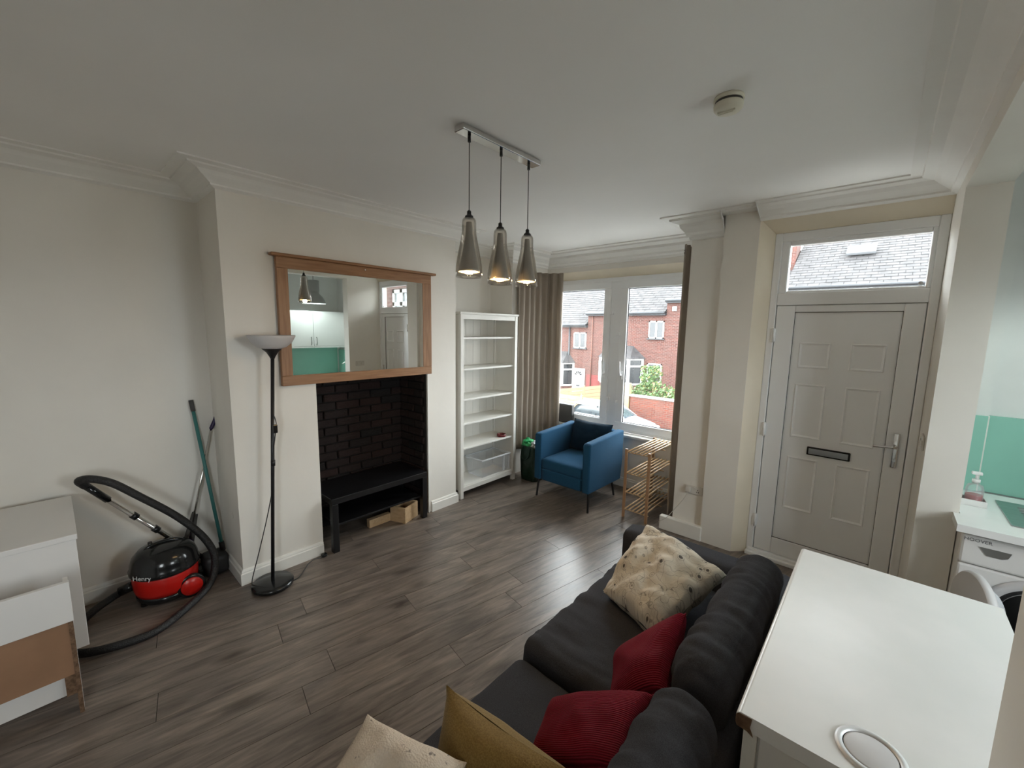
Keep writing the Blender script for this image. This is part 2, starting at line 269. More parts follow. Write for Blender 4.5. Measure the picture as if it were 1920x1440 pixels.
# ------------------------------------------------------------------ mesh helpers
class MB:
    def __init__(s): s.v = []; s.f = []; s.sm = []; s.uv = None
    def add(s, vs, fs, smooth=False):
        o = len(s.v); s.v += [tuple(p) for p in vs]; s.f += [tuple(i + o for i in f) for f in fs]; s.sm += [smooth] * len(fs); return s
    def box(s, x0, x1, y0, y1, z0, z1):
        x0, x1 = min(x0, x1), max(x0, x1); y0, y1 = min(y0, y1), max(y0, y1); z0, z1 = min(z0, z1), max(z0, z1)
        return s.add([(x0,y0,z0),(x1,y0,z0),(x1,y1,z0),(x0,y1,z0),(x0,y0,z1),(x1,y0,z1),(x1,y1,z1),(x0,y1,z1)],
                     [(0,3,2,1),(4,5,6,7),(0,1,5,4),(1,2,6,5),(2,3,7,6),(3,0,4,7)])
    def rbox(s, x0, x1, y0, y1, z0, z1, b=.004, seg=2):
        bm = bmesh.new(); bmesh.ops.create_cube(bm, size=1)
        for v in bm.verts: v.co = Vector(((x0+x1)/2 + v.co.x*(x1-x0), (y0+y1)/2 + v.co.y*(y1-y0), (z0+z1)/2 + v.co.z*(z1-z0)))
        b = min(b, abs(x1-x0)*.45, abs(y1-y0)*.45, abs(z1-z0)*.45)
        bmesh.ops.bevel(bm, geom=list(bm.edges), offset=b, segments=seg, profile=.5, affect='EDGES')
        return s._bm(bm, seg > 2)
    def _bm(s, bm, smooth=False):
        bm.verts.index_update(); s.add([v.co[:] for v in bm.verts], [[v.index for v in f.verts] for f in bm.faces], smooth); bm.free(); return s
    def poly(s, pts, z0, z1):                       # plan polygon (counter-clockwise) raised between two heights
        n = len(pts); vs = [(p[0], p[1], z0) for p in pts] + [(p[0], p[1], z1) for p in pts]
        fs = [tuple(range(n))[::-1], tuple(range(n, 2*n))] + [(i, (i+1) % n, n+(i+1) % n, n+i) for i in range(n)]
        return s.add(vs, fs)
    def prism(s, tri, vec):                         # polygon of 3-D points pushed along a vector
        n = len(tri); vs = [Vector(p) for p in tri] + [Vector(p)+Vector(vec) for p in tri]
        fs = [tuple(range(n)), tuple(range(n, 2*n))[::-1]] + [(i, n+i, n+(i+1) % n, (i+1) % n) for i in range(n)]
        return s.add(vs, fs)
    def lathe(s, prof, c, n=32, axis=None, cap=True):       # prof: (radius, height) along axis from c
        ax = Vector(axis or (0,0,1)).normalized(); t = Vector((1,0,0)) if abs(ax.x) < .9 else Vector((0,1,0))
        u = ax.cross(t).normalized(); v = ax.cross(u); c = Vector(c); vs = []; fs = []
        for r, h in prof:
            for k in range(n):
                a = 2*math.pi*k/n; vs.append(c + ax*h + (u*math.cos(a) + v*math.sin(a))*max(r, 1e-5))
        for i in range(len(prof)-1):
            for k in range(n):
                k2 = (k+1) % n; fs.append((i*n+k, i*n+k2, (i+1)*n+k2, (i+1)*n+k))
        s.add(vs, fs, True)
        if cap:
            o = len(s.v) - len(vs)
            s.f += [tuple(o+k for k in range(n))[::-1], tuple(o+(len(prof)-1)*n+k for k in range(n))]; s.sm += [False, False]
        return s
    def cyl(s, p0, p1, r, n=16, r2=None):
        p0, p1 = Vector(p0), Vector(p1); d = p1-p0
        return s.lathe([(r, 0), (r if r2 is None else r2, d.length)], p0, n, d)
    def bar(s, p0, p1, wx, wy, up=(0,0,1)):        # square bar between two points
        p0, p1 = Vector(p0), Vector(p1); d = (p1-p0).normalized(); u = d.cross(Vector(up))
        u = u.normalized() if u.length > 1e-4 else Vector((1,0,0)); v = d.cross(u)
        vs = [p + u*a*wx/2 + v*b*wy/2 for p in (p0, p1) for a, b in ((-1,-1),(1,-1),(1,1),(-1,1))]
        return s.add(vs, [(0,1,2,3),(7,6,5,4),(0,4,5,1),(1,5,6,2),(2,6,7,3),(3,7,4,0)])
    def tube(s, pts, r, n=10, sub=6):
        P = [Vector(p) for p in pts]; q = []
        if sub > 1 and len(P) > 2:
            E_ = [P[0]*2-P[1]] + P + [P[-1]*2-P[-2]]
            for i in range(1, len(E_)-2):
                for j in range(sub):
                    t = j/sub; a, b, c, d = E_[i-1], E_[i], E_[i+1], E_[i+2]
                    q.append(.5*((2*b) + (c-a)*t + (2*a-5*b+4*c-d)*t*t + (3*b-a-3*c+d)*t**3))
            q.append(P[-1])
        else: q = P
        nrm = None; vs = []; fs = []
        for i, p in enumerate(q):
            d = (q[min(i+1, len(q)-1)] - q[max(i-1, 0)]).normalized()
            if nrm is None: nrm = d.orthogonal().normalized()
            nrm = (nrm - d*nrm.dot(d)).normalized(); b = d.cross(nrm)
            rr = r(i/(len(q)-1)) if callable(r) else r
            for k in range(n):
                a = 2*math.pi*k/n; vs.append(p + (nrm*math.cos(a)+b*math.sin(a))*rr)
        for i in range(len(q)-1):
            for k in range(n):
                k2 = (k+1) % n; fs.append((i*n+k, i*n+k2, (i+1)*n+k2, (i+1)*n+k))
        s.add(vs, fs, True); o = len(s.v)-len(vs)
        s.f += [tuple(o+k for k in range(n))[::-1], tuple(o+(len(q)-1)*n+k for k in range(n))]; s.sm += [False, False]
        return s
    def soft(s, c, size, r, n=10, wr=0.0, ws=6.0, seed=0, sag=0.0, rot=None, stretch=(1,1,1)):   # rounded, slightly creased block
        c = Vector(c); hx, hy, hz = [a/2 for a in size]; bm = bmesh.new(); bmesh.ops.create_cube(bm, size=2)
        bmesh.ops.subdivide_edges(bm, edges=list(bm.edges), cuts=n, use_grid_fill=True)
        R_ = rot.to_matrix() if rot else None
        for v in bm.verts:
            x, y, z = v.co; f = lambda t, h: h*math.copysign(abs(t)**.8, t)
            p = Vector((f(x, hx), f(y, hy), f(z, hz)))
            i = Vector((max(-hx+r, min(hx-r, p.x)), max(-hy+r, min(hy-r, p.y)), max(-hz+r, min(hz-r, p.z)))); d = p-i
            if d.length > 1e-6: p = i + d.normalized()*min(r, max(d.length, r*.999) if d.length > 1e-6 else 0)
            nn = Vector((p.x/hx, p.y/hy, p.z/hz))
            k = max(0, 1-(p.x/hx)**2)*max(0, 1-(p.y/hy)**2)
            if sag: p.z += sag*k*(1 if p.z > 0 else -.3)
            if wr:
                q = Vector((p.x*stretch[0], p.y*stretch[1], p.z*stretch[2]))*ws + Vector((seed*7.1, seed*3.3, 0))
                p += nn.normalized()*wr*(noise.noise(q) + .5*noise.noise(q*2.3))
            if R_: p = R_ @ p
            v.co = p + c
        return s._bm(bm, True)
    def quilt(s, c, t, n=22, wr=.006, ws=9.0, seed=0, pull=.07, puff=.42):      # cushion from four corner points
        A, B, C, D = [Vector(p) for p in c]; nrm = ((C-A).cross(D-B)).normalized(); ctr = (A+B+C+D)/4
        vs = []; fs = []; uv = []
        def pt(u, v, side):
            k = 1 - pull*(4*u*(1-u))*(abs(2*v-1)**3) ; k2 = 1 - pull*(4*v*(1-v))*(abs(2*u-1)**3)
            uu = .5+(u-.5)*k2; vv = .5+(v-.5)*k
            p = A*(1-uu)*(1-vv) + B*uu*(1-vv) + C*uu*vv + D*(1-uu)*vv
            h = (max(0, 16*u*(1-u)*v*(1-v)))**puff
            q = p*ws + Vector((seed*5.3, seed, side*2))
            e = (noise.noise(q)+.5*noise.noise(q*2.1))*wr
            return p + nrm*(side*t/2*h + e*(.35+h))
        m = n+1
        for side in (1, -1):
            for j in range(m):
                for i in range(m): vs.append(pt(i/n, j/n, side)); uv.append((i/n, j/n))
        for j in range(n):
            for i in range(n):
                a = j*m+i; fs.append((a, a+1, a+m+1, a+m)); b = m*m+a; fs.append((b, b+m, b+m+1, b+1))
        s.add(vs, fs, True); s.uv = uv; return s
    def sweep(s, path, prof, left=True, profs=None):        # moulding profile (offset from wall, height) mitred along a plan path
        n = len(path); P = [Vector((p[0], p[1])) for p in path]; vs = []; fs = []; m = len(prof); sg = 1 if left else -1
        for i in range(n):
            d0 = (P[i]-P[i-1]).normalized() if i > 0 else None; d1 = (P[i+1]-P[i]).normalized() if i < n-1 else None
            d0 = d0 or d1; d1 = d1 or d0
            n0 = Vector((-d0.y, d0.x))*sg; n1 = Vector((-d1.y, d1.x))*sg; b = (n0+n1); b = b/max(.2, 1+n0.dot(n1))
            for o, z in (profs[i] if profs else prof): q = P[i] + b*o; vs.append((q.x, q.y, z))
        for i in range(n-1):
            for k in range(m-1):
                a = i*m+k; f = (a, a+1, a+m+1, a+m); fs.append(f if not left else f[::-1])
        s.add(vs, fs)
        o = len(s.v)-len(vs); s.f += [tuple(o+k for k in range(m)), tuple(o+(n-1)*m+k for k in range(m))[::-1]]; s.sm += [False]*2
        return s
    def text(s, txt, size, Mx, depth=.0008):
        cu = bpy.data.curves.new('t', 'FONT'); cu.body = txt; cu.size = size; cu.extrude = depth; cu.align_x = 'CENTER'; cu.align_y = 'CENTER'; cu.resolution_u = 2
        o = bpy.data.objects.new('t', cu); col.objects.link(o); bpy.context.view_layer.update()
        me = o.evaluated_get(bpy.context.evaluated_depsgraph_get()).to_mesh()
        s.add([Mx @ v.co for v in me.vertices], [tuple(p.vertices) for p in me.polygons]); o.to_mesh_clear() if hasattr(o, 'to_mesh_clear') else None
        bpy.data.objects.remove(o); bpy.data.curves.remove(cu); return s
    def mesh(s, name):
        me = bpy.data.meshes.new(name); me.from_pydata(s.v, [], s.f)
        if s.uv:
            u = me.uv_layers.new(name='uv')
            for l in me.loops: u.data[l.index].uv = s.uv[l.vertex_index] if l.vertex_index < len(s.uv) else (0, 0)
        for p, k in zip(me.polygons, s.sm): p.use_smooth = k
        bm = bmesh.new(); bm.from_mesh(me); bmesh.ops.recalc_face_normals(bm, faces=list(bm.faces)); bm.to_mesh(me); bm.free()
        me.update(); return me
def put(o, parent):
    col.objects.link(o)
    if parent is not None:
        o.parent = parent; o.matrix_parent_inverse = Matrix.Translation(-total(parent))
    return o
def total(o):
    v = Vector(o.location)
    if o.parent is not None: v = v + total(o.parent) + o.matrix_parent_inverse.translation
    return v
def ob(name, mb, m, parent=None, label=None, cat=None, kind=None, group=None, loc=None):
    me = mb.mesh(name) if isinstance(mb, MB) else mb
    if not me.materials: me.materials.append(K[m] if isinstance(m, str) else m)
    o = bpy.data.objects.new(name, me)
    if loc is not None: o.location = loc
    put(o, parent); tag(o, label, cat, kind, group); return o
def tag(o, label=None, cat=None, kind=None, group=None):
    for k, v in (('label', label), ('category', cat), ('kind', kind), ('group', group)):
        if v: o[k] = v
    return o
def thing(name, label, cat, loc=(0,0,0), group=None, kind=None):
    o = bpy.data.objects.new(name, None); o.location = loc; o.empty_display_size = .1; col.objects.link(o); return tag(o, label, cat, kind, group)
def box(*a): return MB().box(*a)
def rbox(*a, **k): return MB().rbox(*a, **k)

# ================================================================== ROOM SHELL
CZ = 2.75; XL = -3.69; XC = -3.198; YC0, YC1 = .775, 2.72; YF = 3.70; XB = -3.33; YW = 4.38; XR = .224; XK = .387; KX = 1.88; YK = 3.78; YB = -1.6
FP0, FP1, FPZ = 1.335, 2.38, 1.40
# floor with planks (rotated about ten degrees from the walls)
fl = ob('floor', box(-3.79, 1.98, YB, 4.6, -.06, -.016), 'dark', None, 'dark grey-brown wood laminate floor of the living room', None, 'structure')
def clip(poly, x0, x1, y0, y1):
    for ax, lim, sg in ((0, x0, 1), (0, x1, -1), (1, y0, 1), (1, y1, -1)):
        out = []
        for i in range(len(poly)):
            a, b = poly[i-1], poly[i]; da = (a[ax]-lim)*sg; db = (b[ax]-lim)*sg
            if da >= 0: out.append(a)
            if (da >= 0) != (db >= 0):
                t = da/(da-db); out.append((a[0]+(b[0]-a[0])*t, a[1]+(b[1]-a[1])*t))
        poly = out
        if not poly: return poly
    return poly
ang = math.radians(79.5); dv = (math.cos(ang), math.sin(ang)); nv = (math.sin(ang), -math.cos(ang))
PWD, PLN, G = .190, 1.285, .0012
def w2(a, b): return (-1.559 + dv[0]*a + nv[0]*b, 3.234 + dv[1]*a + nv[1]*b)
for j in range(-14, 20):
    off = (j*0.437 + .3*((j*7) % 3)) % PLN
    for i in range(-6, 5):
        a0 = i*PLN + off; b0 = j*PWD
        q = [w2(a0+G, b0+G), w2(a0+PLN-G, b0+G), w2(a0+PLN-G, b0+PWD-G), w2(a0+G, b0+PWD-G)]
        p = clip(q, XL, KX if b0 > 0 else KX, YB, 4.38)
        if len(p) < 3: continue
        area = abs(sum(p[k-1][0]*p[k][1]-p[k][0]*p[k-1][1] for k in range(len(p))))/2
        if area < .004: continue
        cx = sum(t[0] for t in p)/len(p); cy = sum(t[1] for t in p)/len(p)
        if cx > XR+.4 and cy > 3.9: continue
        if sum(p[k-1][0]*p[k][1]-p[k][0]*p[k-1][1] for k in range(len(p))) < 0: p = p[::-1]
        ob('plank', MB().poly(p, -.016, 0), 'floor', fl)
ob('ceiling', box(-3.79, 2.0, YB-.1, 4.6, CZ, CZ+.1), 'ceil', None, 'white plastered ceiling', None, 'structure')
ob('wall_left', box(XL-.1, XL, YB, YF+.01, 0, CZ), 'wall', None, 'off-white painted wall behind the vacuum cleaner', None, 'structure')
ob('wall_back', box(XL-.1, XK, YB-.1, YB, 0, CZ), 'wall', None, 'white wall behind the viewer', None, 'structure')
ch = MB().box(XL, XC, YC0, FP0, 0, CZ).box(XL, XC, FP1, YC1, 0, CZ).box(XL, XC, FP0, FP1, FPZ, CZ)
ob('wall_chimney', ch, 'wall', None, 'white chimney breast with an open fireplace recess', None, 'structure')
# fireplace lining of sooty bricks
fb = ob('wall_fireplace', MB().box(XL+.002, -3.640, FP0+.003, FP1-.003, 0, FPZ-.002).box(-3.640, XC-.03, FP1-.02, FP1-.003, 0, FPZ-.002), 'mortar', None, 'sooty brick lining of the fireplace recess', None, 'structure')
bw, bh, bj = .215, .065, .011
bmesh_full = None
def brick_mesh(lx, ly, lz, s):
    r = random.Random(s); m_ = rbox(-lx/2, lx/2, -ly/2, ly/2, -lz/2, lz/2, b=.006, seg=1)
    m_.v = [tuple(a + r.uniform(-.003, .003) for a in p) for p in m_.v]; me = m_.mesh('brick'); me.materials.append(K['firebrick']); return me
BM = {}
def bkey(lx, ly, s):
    k = (round(lx, 3), round(ly, 3), s)
    if k not in BM: BM[k] = brick_mesh(lx, ly, bh, s)
    return BM[k]
rows = int((FPZ-.01)/(bh+bj))
for r_ in range(rows):
    z = .008 + r_*(bh+bj) + bh/2; y = FP0+.006 - (0 if r_ % 2 else (bw+bj)/2)
    while y < FP1-.03:
        y0, y1 = max(y, FP0+.006), min(y+bw, FP1-.026); y += bw+bj
        if y1-y0 < .04: continue
        d = random.uniform(-.004, .005)
        ob('brick', bkey(.03, round(y1-y0, 3), random.randint(0, 2)), 'firebrick', fb, loc=(-3.627+d, (y0+y1)/2, z))
    x = -3.600 - (0 if r_ % 2 else .1)
    while x < XC-.05:
        x0, x1 = max(x, -3.608), min(x+bw, XC-.036); x += bw+bj
        if x1-x0 < .03: continue
        ob('brick', bkey(round(x1-x0, 3), .026, random.randint(0, 2)), 'firebrick', fb, loc=((x0+x1)/2, FP1-.030+random.uniform(-.003, .003), z))
ob('trim_fireplace', box(XC-.006, XC+.006, FP1-.012, FP1+.004, 0, FPZ), 'trim', None, 'thin white edging strip beside the fireplace opening', None, 'structure')
# front wall pieces round the bay
ob('wall_bay', box(XL-.1, XB, YF, 4.6, 0, CZ), 'wall', None, 'white pier between alcove and bay window', None, 'structure')
ob('wall_window', MB().box(XB, -1.30, YW, 4.60, 0, .60).box(XB, -1.30, YW, 4.60, 2.515, CZ).box(XB, -3.285, YW, 4.6, .60, 2.515).box(-1.355, -1.30, YW, 4.6, .60, 2.515), 'wall', None, 'grey-white wall below and around the bay window', None, 'structure')
ob('wall_front', MB().poly([(-1.30, YF), (-1.04, YF), (-1.04, 3.66), (-.793, 3.66), (-.793, 3.70), (-.72, 3.80), (-.72, 4.6), (-1.30, 4.6)], 0, CZ), 'wall', None, 'white pier with a boxed-in corner between window and door', None, 'structure')
ob('trim_1', MB().poly([(-.793, 3.662), (-.700, 3.752), (-.700, 3.83), (-.793, 3.83)], 0, 2.66), 'cream', None, 'cream painted slanted reveal beside the front door', None, 'structure')
ob('trim_2', MB().prism([(-.793, 3.665, 2.66), (-.793, 3.752, 2.56), (-.793, 3.83, 2.56), (-.793, 3.83, 2.66)], (.793+XR, 0, 0)), 'cream', None, 'cream painted sloping head above the front door', None, 'structure')
ob('wall_door', box(-.793, XR, 3.665, 3.85, 2.66, CZ), 'wall', None, 'strip of wall above the front door', None, 'structure')
ob('wall_right', MB().box(XR, XK, 3.2, 3.90, 0, CZ).box(XR, XK, 1.11, 3.2, 2.57, CZ).box(XR, XK, YB, -1.35, 0, CZ).box(XR, XK, -.60, 1.11, 0, CZ).box(XR, XK, -1.35, -.60, 0, 1.0).box(XR, XK, -1.35, -.60, 2.05, CZ), 'wall', None, 'white wall with a wide opening into the kitchen', None, 'structure')
ob('trim_3', MB().prism([(XB, YW-.002, 2.515), (XB, YW+.085, 2.428), (XB, 4.60, 2.428), (XB, 4.60, 2.515)], (-1.30-XB, 0, 0)), 'cream', None, 'cream painted sloping head above the bay window', None, 'structure')
ob('trim_4', rbox(XB+.002, -1.302, YW-.035, 4.475, .592, .622, b=.006), 'trim', None, 'white sill board under the bay window', None, 'structure')
w3n = thing('added_side_window', 'white framed side window behind the viewer, added to let in more daylight', None, (XR+.1, -.98, 1.0), kind='structure')  # unseen window, added so daylight reaches the left wall and chest
ob('window_frame', MB().rbox(XR+.09, XR+.15, -1.35, -.60, 1.0, 1.06, b=.005).rbox(XR+.09, XR+.15, -1.35, -.60, 1.99, 2.05, b=.005).rbox(XR+.09, XR+.15, -1.35, -1.29, 1.06, 1.99, b=.005).rbox(XR+.09, XR+.15, -.66, -.60, 1.06, 1.99, b=.005), 'upvc', w3n)
ob('pane', box(XR+.118, XR+.122, -1.29, -.66, 1.06, 1.99), 'glass', w3n)
# kitchen shell
ob('wall_kitchen_front', box(XK, KX+.1, -.35, -.25, 0, CZ), 'kwall', None, 'pale near end wall of the kitchen', None, 'structure')
ob('wall_kitchen_back', box(XK, KX+.1, YK, 3.95, 0, CZ), 'kwall', None, 'pale end wall of the kitchen', None, 'structure')
ob('wall_kitchen_right', MB().box(KX, KX+.1, -.25, 1.45, 0, CZ).box(KX, KX+.1, 2.45, YK, 0, CZ).box(KX, KX+.1, 1.45, 2.45, 0, 1.10).box(KX, KX+.1, 1.45, 2.45, 2.15, CZ), 'kwall', None, 'pale side wall of the kitchen', None, 'structure')
ob('wall_kitchen_nib', box(XK, .507, YK-.045, YK, .88, CZ), 'kwall', None, 'boxed corner strip of the kitchen end wall', None, 'structure')

# mouldings
CP = [(.215, CZ), (.215, CZ-.008), (.165, CZ-.010), (.160, CZ-.018), (.110, CZ-.026), (.085, CZ-.045), (.050, CZ-.065), (.030, CZ-.078), (.028, CZ-.088), (.012, CZ-.094), (.0, CZ-.100)]
CW = [(.205, CZ), (.205, CZ-.010), (.150, CZ-.014), (.145, CZ-.028), (.085, CZ-.050), (.080, CZ-.075), (.045, CZ-.115), (.040, CZ-.135), (.02, CZ-.150), (.015, CZ-.168), (0, CZ-.175)]
ob('trim_5', MB().sweep([(XL, YB), (XL, YC0), (XC, YC0), (XC, YC1), (XL, YC1), (XL, YF), (XB, YF), (XB, YW), (-1.30, YW), (-1.30, YF), (-1.04, YF)], CP, left=False, profs=[CP]*6+[CW]*5), 'cornice', None, 'moulded plaster cornice along the chimney wall and round the bay', None, 'structure')
ob('trim_6', MB().box(-1.500, XR, 3.488, 3.545, CZ-.010, CZ-.0005).box(-1.44, XR, 3.545, 3.66, CZ-.020, CZ-.0005), 'cornice', None, 'flat plaster band on the ceiling before the pier', None, 'structure')
ob('trim_7', MB().sweep([(-.793, 3.665), (XR, 3.665), (XR, YB)], CP, left=False), 'cornice', None, 'moulded plaster cornice above the door and kitchen opening', None, 'structure')
ob('trim_8', MB().cyl((-.793, 3.662, 2.668), (XR-.001, 3.662, 2.668), .009, 10), 'steel', None, 'thin grey rail above the front door', None, 'structure')
SK = [(0, .108), (.010, .104), (.014, .094), (.014, .086), (.021, .080), (.021, 0.0), (0, 0.0)]
ob('baseboard_left', MB().sweep([(XL, YB), (XL, YC0)], SK, left=False), 'trim', None, 'painted skirting board along the left wall', None, 'structure')
ob('baseboard_chimney', MB().sweep([(XL+.02, YC0), (XC, YC0), (XC, FP0-.004)], SK, left=False), 'trim', None, 'painted skirting board on the chimney breast beside the lamp', None, 'structure')
ob('baseboard_chimney_right', MB().sweep([(XC, FP1+.02), (XC, YC1), (XL+.02, YC1)], SK, left=False), 'trim', None, 'short skirting board between fireplace and bookcase', None, 'structure')
ob('baseboard_window', MB().sweep([(XB, YW), (-1.30, YW)], SK, left=False), 'trim', None, 'skirting board below the bay window', None, 'structure')
ob('baseboard_front', rbox(-1.40, -1.03, 3.645, YF, 0, .128, b=.006), 'trim', None, 'deep boxed skirting at the foot of the pier', None, 'structure')

# ------------------------------------------------------------------ bay window
wn = thing('window_1', 'white double casement bay window looking onto the street', None, (-2.32, 4.5, .62), kind='structure')
wx0, wx1, wz0, wz1, wy0, wy1 = -3.285, -1.355, .622, 2.428, 4.465, 4.535
fr = MB()
for a in ((wx0, wx1, wz1-.055, wz1), (wx0, wx1, wz0, wz0+.045)): fr.rbox(a[0], a[1], wy0, wy1, a[2], a[3], b=.006)
for a in ((wx0, wx0+.05), (wx1-.05, wx1), (-2.453, -2.318)): fr.rbox(a[0], a[1], wy0, wy1, wz0+.045, wz1-.055, b=.006)
ob('window_frame', fr, 'upvc', wn)
def sash(x0, x1, z0, z1, y, hx, label):
    t = .088; s = MB()
    s.rbox(x0, x1, y, y+.05, z1-t, z1, b=.008).rbox(x0, x1, y, y+.05, z0, z0+t, b=.008).rbox(x0, x0+t, y, y+.05, z0+t, z1-t, b=.008).rbox(x1-t, x1, y, y+.05, z0+t, z1-t, b=.008)
    so = ob('sash', s, 'upvc', wn, label)
    ob('gasket', MB().box(x0+t-.004, x1-t+.004, y+.022, y+.03, z1-t-.006, z1-t+.004).box(x0+t-.004, x1-t+.004, y+.022, y+.03, z0+t-.004, z0+t+.006).box(x0+t-.004, x0+t+.006, y+.022, y+.03, z0+t, z1-t).box(x1-t-.006, x1-t+.004, y+.022, y+.03, z0+t, z1-t), 'dark', so)
    ob('pane', box(x0+t-.002, x1-t+.002, y+.024, y+.028, z0+t-.002, z1-t+.002), 'glass', so)
    zc = 1.30
    ob('handle', MB().rbox(hx-.014, hx+.014, y-.012, y, zc-.05, zc+.05, b=.005).tube([(hx, y-.012, zc), (hx, y-.045, zc+.01), (hx-.004, y-.05, zc+.07), (hx-.012, y-.042, zc+.16)], .010, 8), 'upvc', so, 'curved white sash handle')
sash(wx0+.04, -2.444, wz0+.035, wz1-.045, 4.445, -2.487, 'open left casement')
sash(-2.322, wx1-.04, wz0+.03, wz1-.045, 4.452, -2.265, 'right casement')
for px_, pz_ in ((-2.43, 2.02), (-2.43, 1.00), (-2.33, 1.78), (-2.33, .98)):
    ob('latch', MB().rbox(px_-.02, px_+.02, 4.435, 4.464, pz_-.02, pz_+.02, b=.004).cyl((px_+.025, 4.45, pz_-.02), (px_+.025, 4.45, pz_+.02), .006, 8), 'upvc', wn)

w2n = thing('added_kitchen_window', 'white framed window added out of view in the kitchen side wall for more daylight', None, (KX+.05, 2.0, 1.15), kind='structure')  # out-of-view window, added to brighten the counter and the room
ob('window_frame', MB().rbox(KX+.03, KX+.09, 1.45, 2.45, 1.10, 1.15, b=.005).rbox(KX+.03, KX+.09, 1.45, 2.45, 2.10, 2.15, b=.005).rbox(KX+.03, KX+.09, 1.45, 1.50, 1.15, 2.10, b=.005).rbox(KX+.03, KX+.09, 2.40, 2.45, 1.15, 2.10, b=.005), 'upvc', w2n)
ob('pane', box(KX+.056, KX+.06, 1.50, 2.40, 1.15, 2.10), 'glass', w2n)
# ------------------------------------------------------------------ front door
dr = thing('door_1', 'white panelled front door with a glazed transom above', None, (-.22, 3.78, 0), kind='structure')
dy = 3.765
f = MB().rbox(-.700, -.652, dy-.012, dy+.06, .03, 2.56, b=.006).rbox(.176, .2235, dy-.012, dy+.06, .03, 2.56, b=.006).rbox(-.652, .176, dy-.012, dy+.06, 2.495, 2.56, b=.006).rbox(-.652, .176, dy-.012, dy+.06, 2.028, 2.118, b=.006)
ob('door_frame', f, 'upvc', dr)
ob('threshold', MB().rbox(-.700, XR-.001, dy-.055, dy+.06, 0, .03, b=.006).rbox(-.69, XR-.002, dy-.03, dy+.05, .03, .052, b=.004), 'upvc', dr)
b_ = MB().rbox(-.655, -.600, dy, dy+.045, 2.115, 2.50, b=.01).rbox(.150, .178, dy, dy+.045, 2.115, 2.50, b=.01).rbox(-.600, .150, dy, dy+.045, 2.462, 2.50, b=.01).rbox(-.600, .150, dy, dy+.045, 2.115, 2.135, b=.008)
tb = ob('transom', b_, 'upvc', dr)
ob('pane', box(-.602, .152, dy+.020, dy+.025, 2.133, 2.464), 'glass', tb)
ob('sticker', MB().lathe([(.012, 0), (.012, .001)], (.128, dy+.0185, 2.152), 16, (0, -1, 0)), 'extwhite', tb, 'small round white sticker')
lf = MB().rbox(-.648, -.529, dy-.004, dy+.05, .056, 2.024, b=.006).rbox(.068, .172, dy-.004, dy+.05, .056, 2.024, b=.006).rbox(-.529, .068, dy-.004, dy+.05, 1.975, 2.024, b=.006).rbox(-.529, .068, dy-.004, dy+.05, .056, .188, b=.006).box(-.535, .074, dy+.010, dy+.045, .18, 1.98)
lf.box(-.675, .195, dy+.046, dy+.058, .05, 2.04)
lfo = ob('door_leaf', lf, 'upvc', dr)
ob('gasket', MB().box(-.531, -.527, dy+.002, dy+.012, .188, 1.975).box(.066, .070, dy+.002, dy+.012, .188, 1.975).box(-.529, .068, dy+.002, dy+.012, 1.972, 1.976).box(-.529, .068, dy+.002, dy+.012, .186, .190), 'dark', lfo)
for (x0, x1) in ((-.482, -.290), (-.180, .010)):
    for (z0, z1) in ((1.562, 1.752), (1.030, 1.442), (.454, .874)):
        p_ = MB(); t = .024; y0 = dy+.010
        prof = [(0, 0), (.006, -.009), (.014, -.004), (.022, .003), (.032, .003)]
        ring = [(x0, z0), (x1, z0), (x1, z1), (x0, z1)]; vs = []; fs = []
        for o_, d_ in prof:
            for kx, (a, b) in enumerate(ring): vs.append((a + (o_ if kx in (0, 3) else -o_), y0 + d_, b + (o_ if kx in (0, 1) else -o_)))
        for i in range(len(prof)-1):
            for k in range(4): fs.append((i*4+k, i*4+(k+1) % 4, (i+1)*4+(k+1) % 4, (i+1)*4+k))
        vs_in = [len(vs)-4+k for k in range(4)]; fs.append(tuple(vs_in)); p_.add(vs, fs); ob('door_panel', p_, 'upvc', lfo)
ls = ob('letter_slot', MB().rbox(-.364, -.106, dy-.004, dy+.0105, .910, .974, b=.008), 'blackplastic', dr, 'letter slot with black surround')
ob('flap', rbox(-.352, -.118, dy-.010, dy-.003, .921, .963, b=.004), 'steel', ls)
hd = ob('handle', MB().rbox(.104, .136, dy-.018, dy-.004, .925, 1.163, b=.012, seg=4), 'chrome', dr, 'chrome lever handle on long plate')
ob('lever', MB().tube([(.120, dy-.018, 1.070), (.120, dy-.055, 1.072), (.095, dy-.062, 1.074), (.04, dy-.060, 1.068), (.006, dy-.056, 1.066)], .009, 10), 'chrome', hd)
ob('keyhole', MB().lathe([(.010, 0), (.010, .006)], (.120, dy-.018, .978), 16, (0, -1, 0)), 'steel', hd)
for z in (1.80, 1.06, .30): ob('hinge', MB().rbox(-.668, -.640, dy-.024, dy-.004, z-.05, z+.05, b=.005).cyl((-.652, dy-.022, z-.055), (-.652, dy-.022, z+.055), .008, 8), 'upvc', dr)

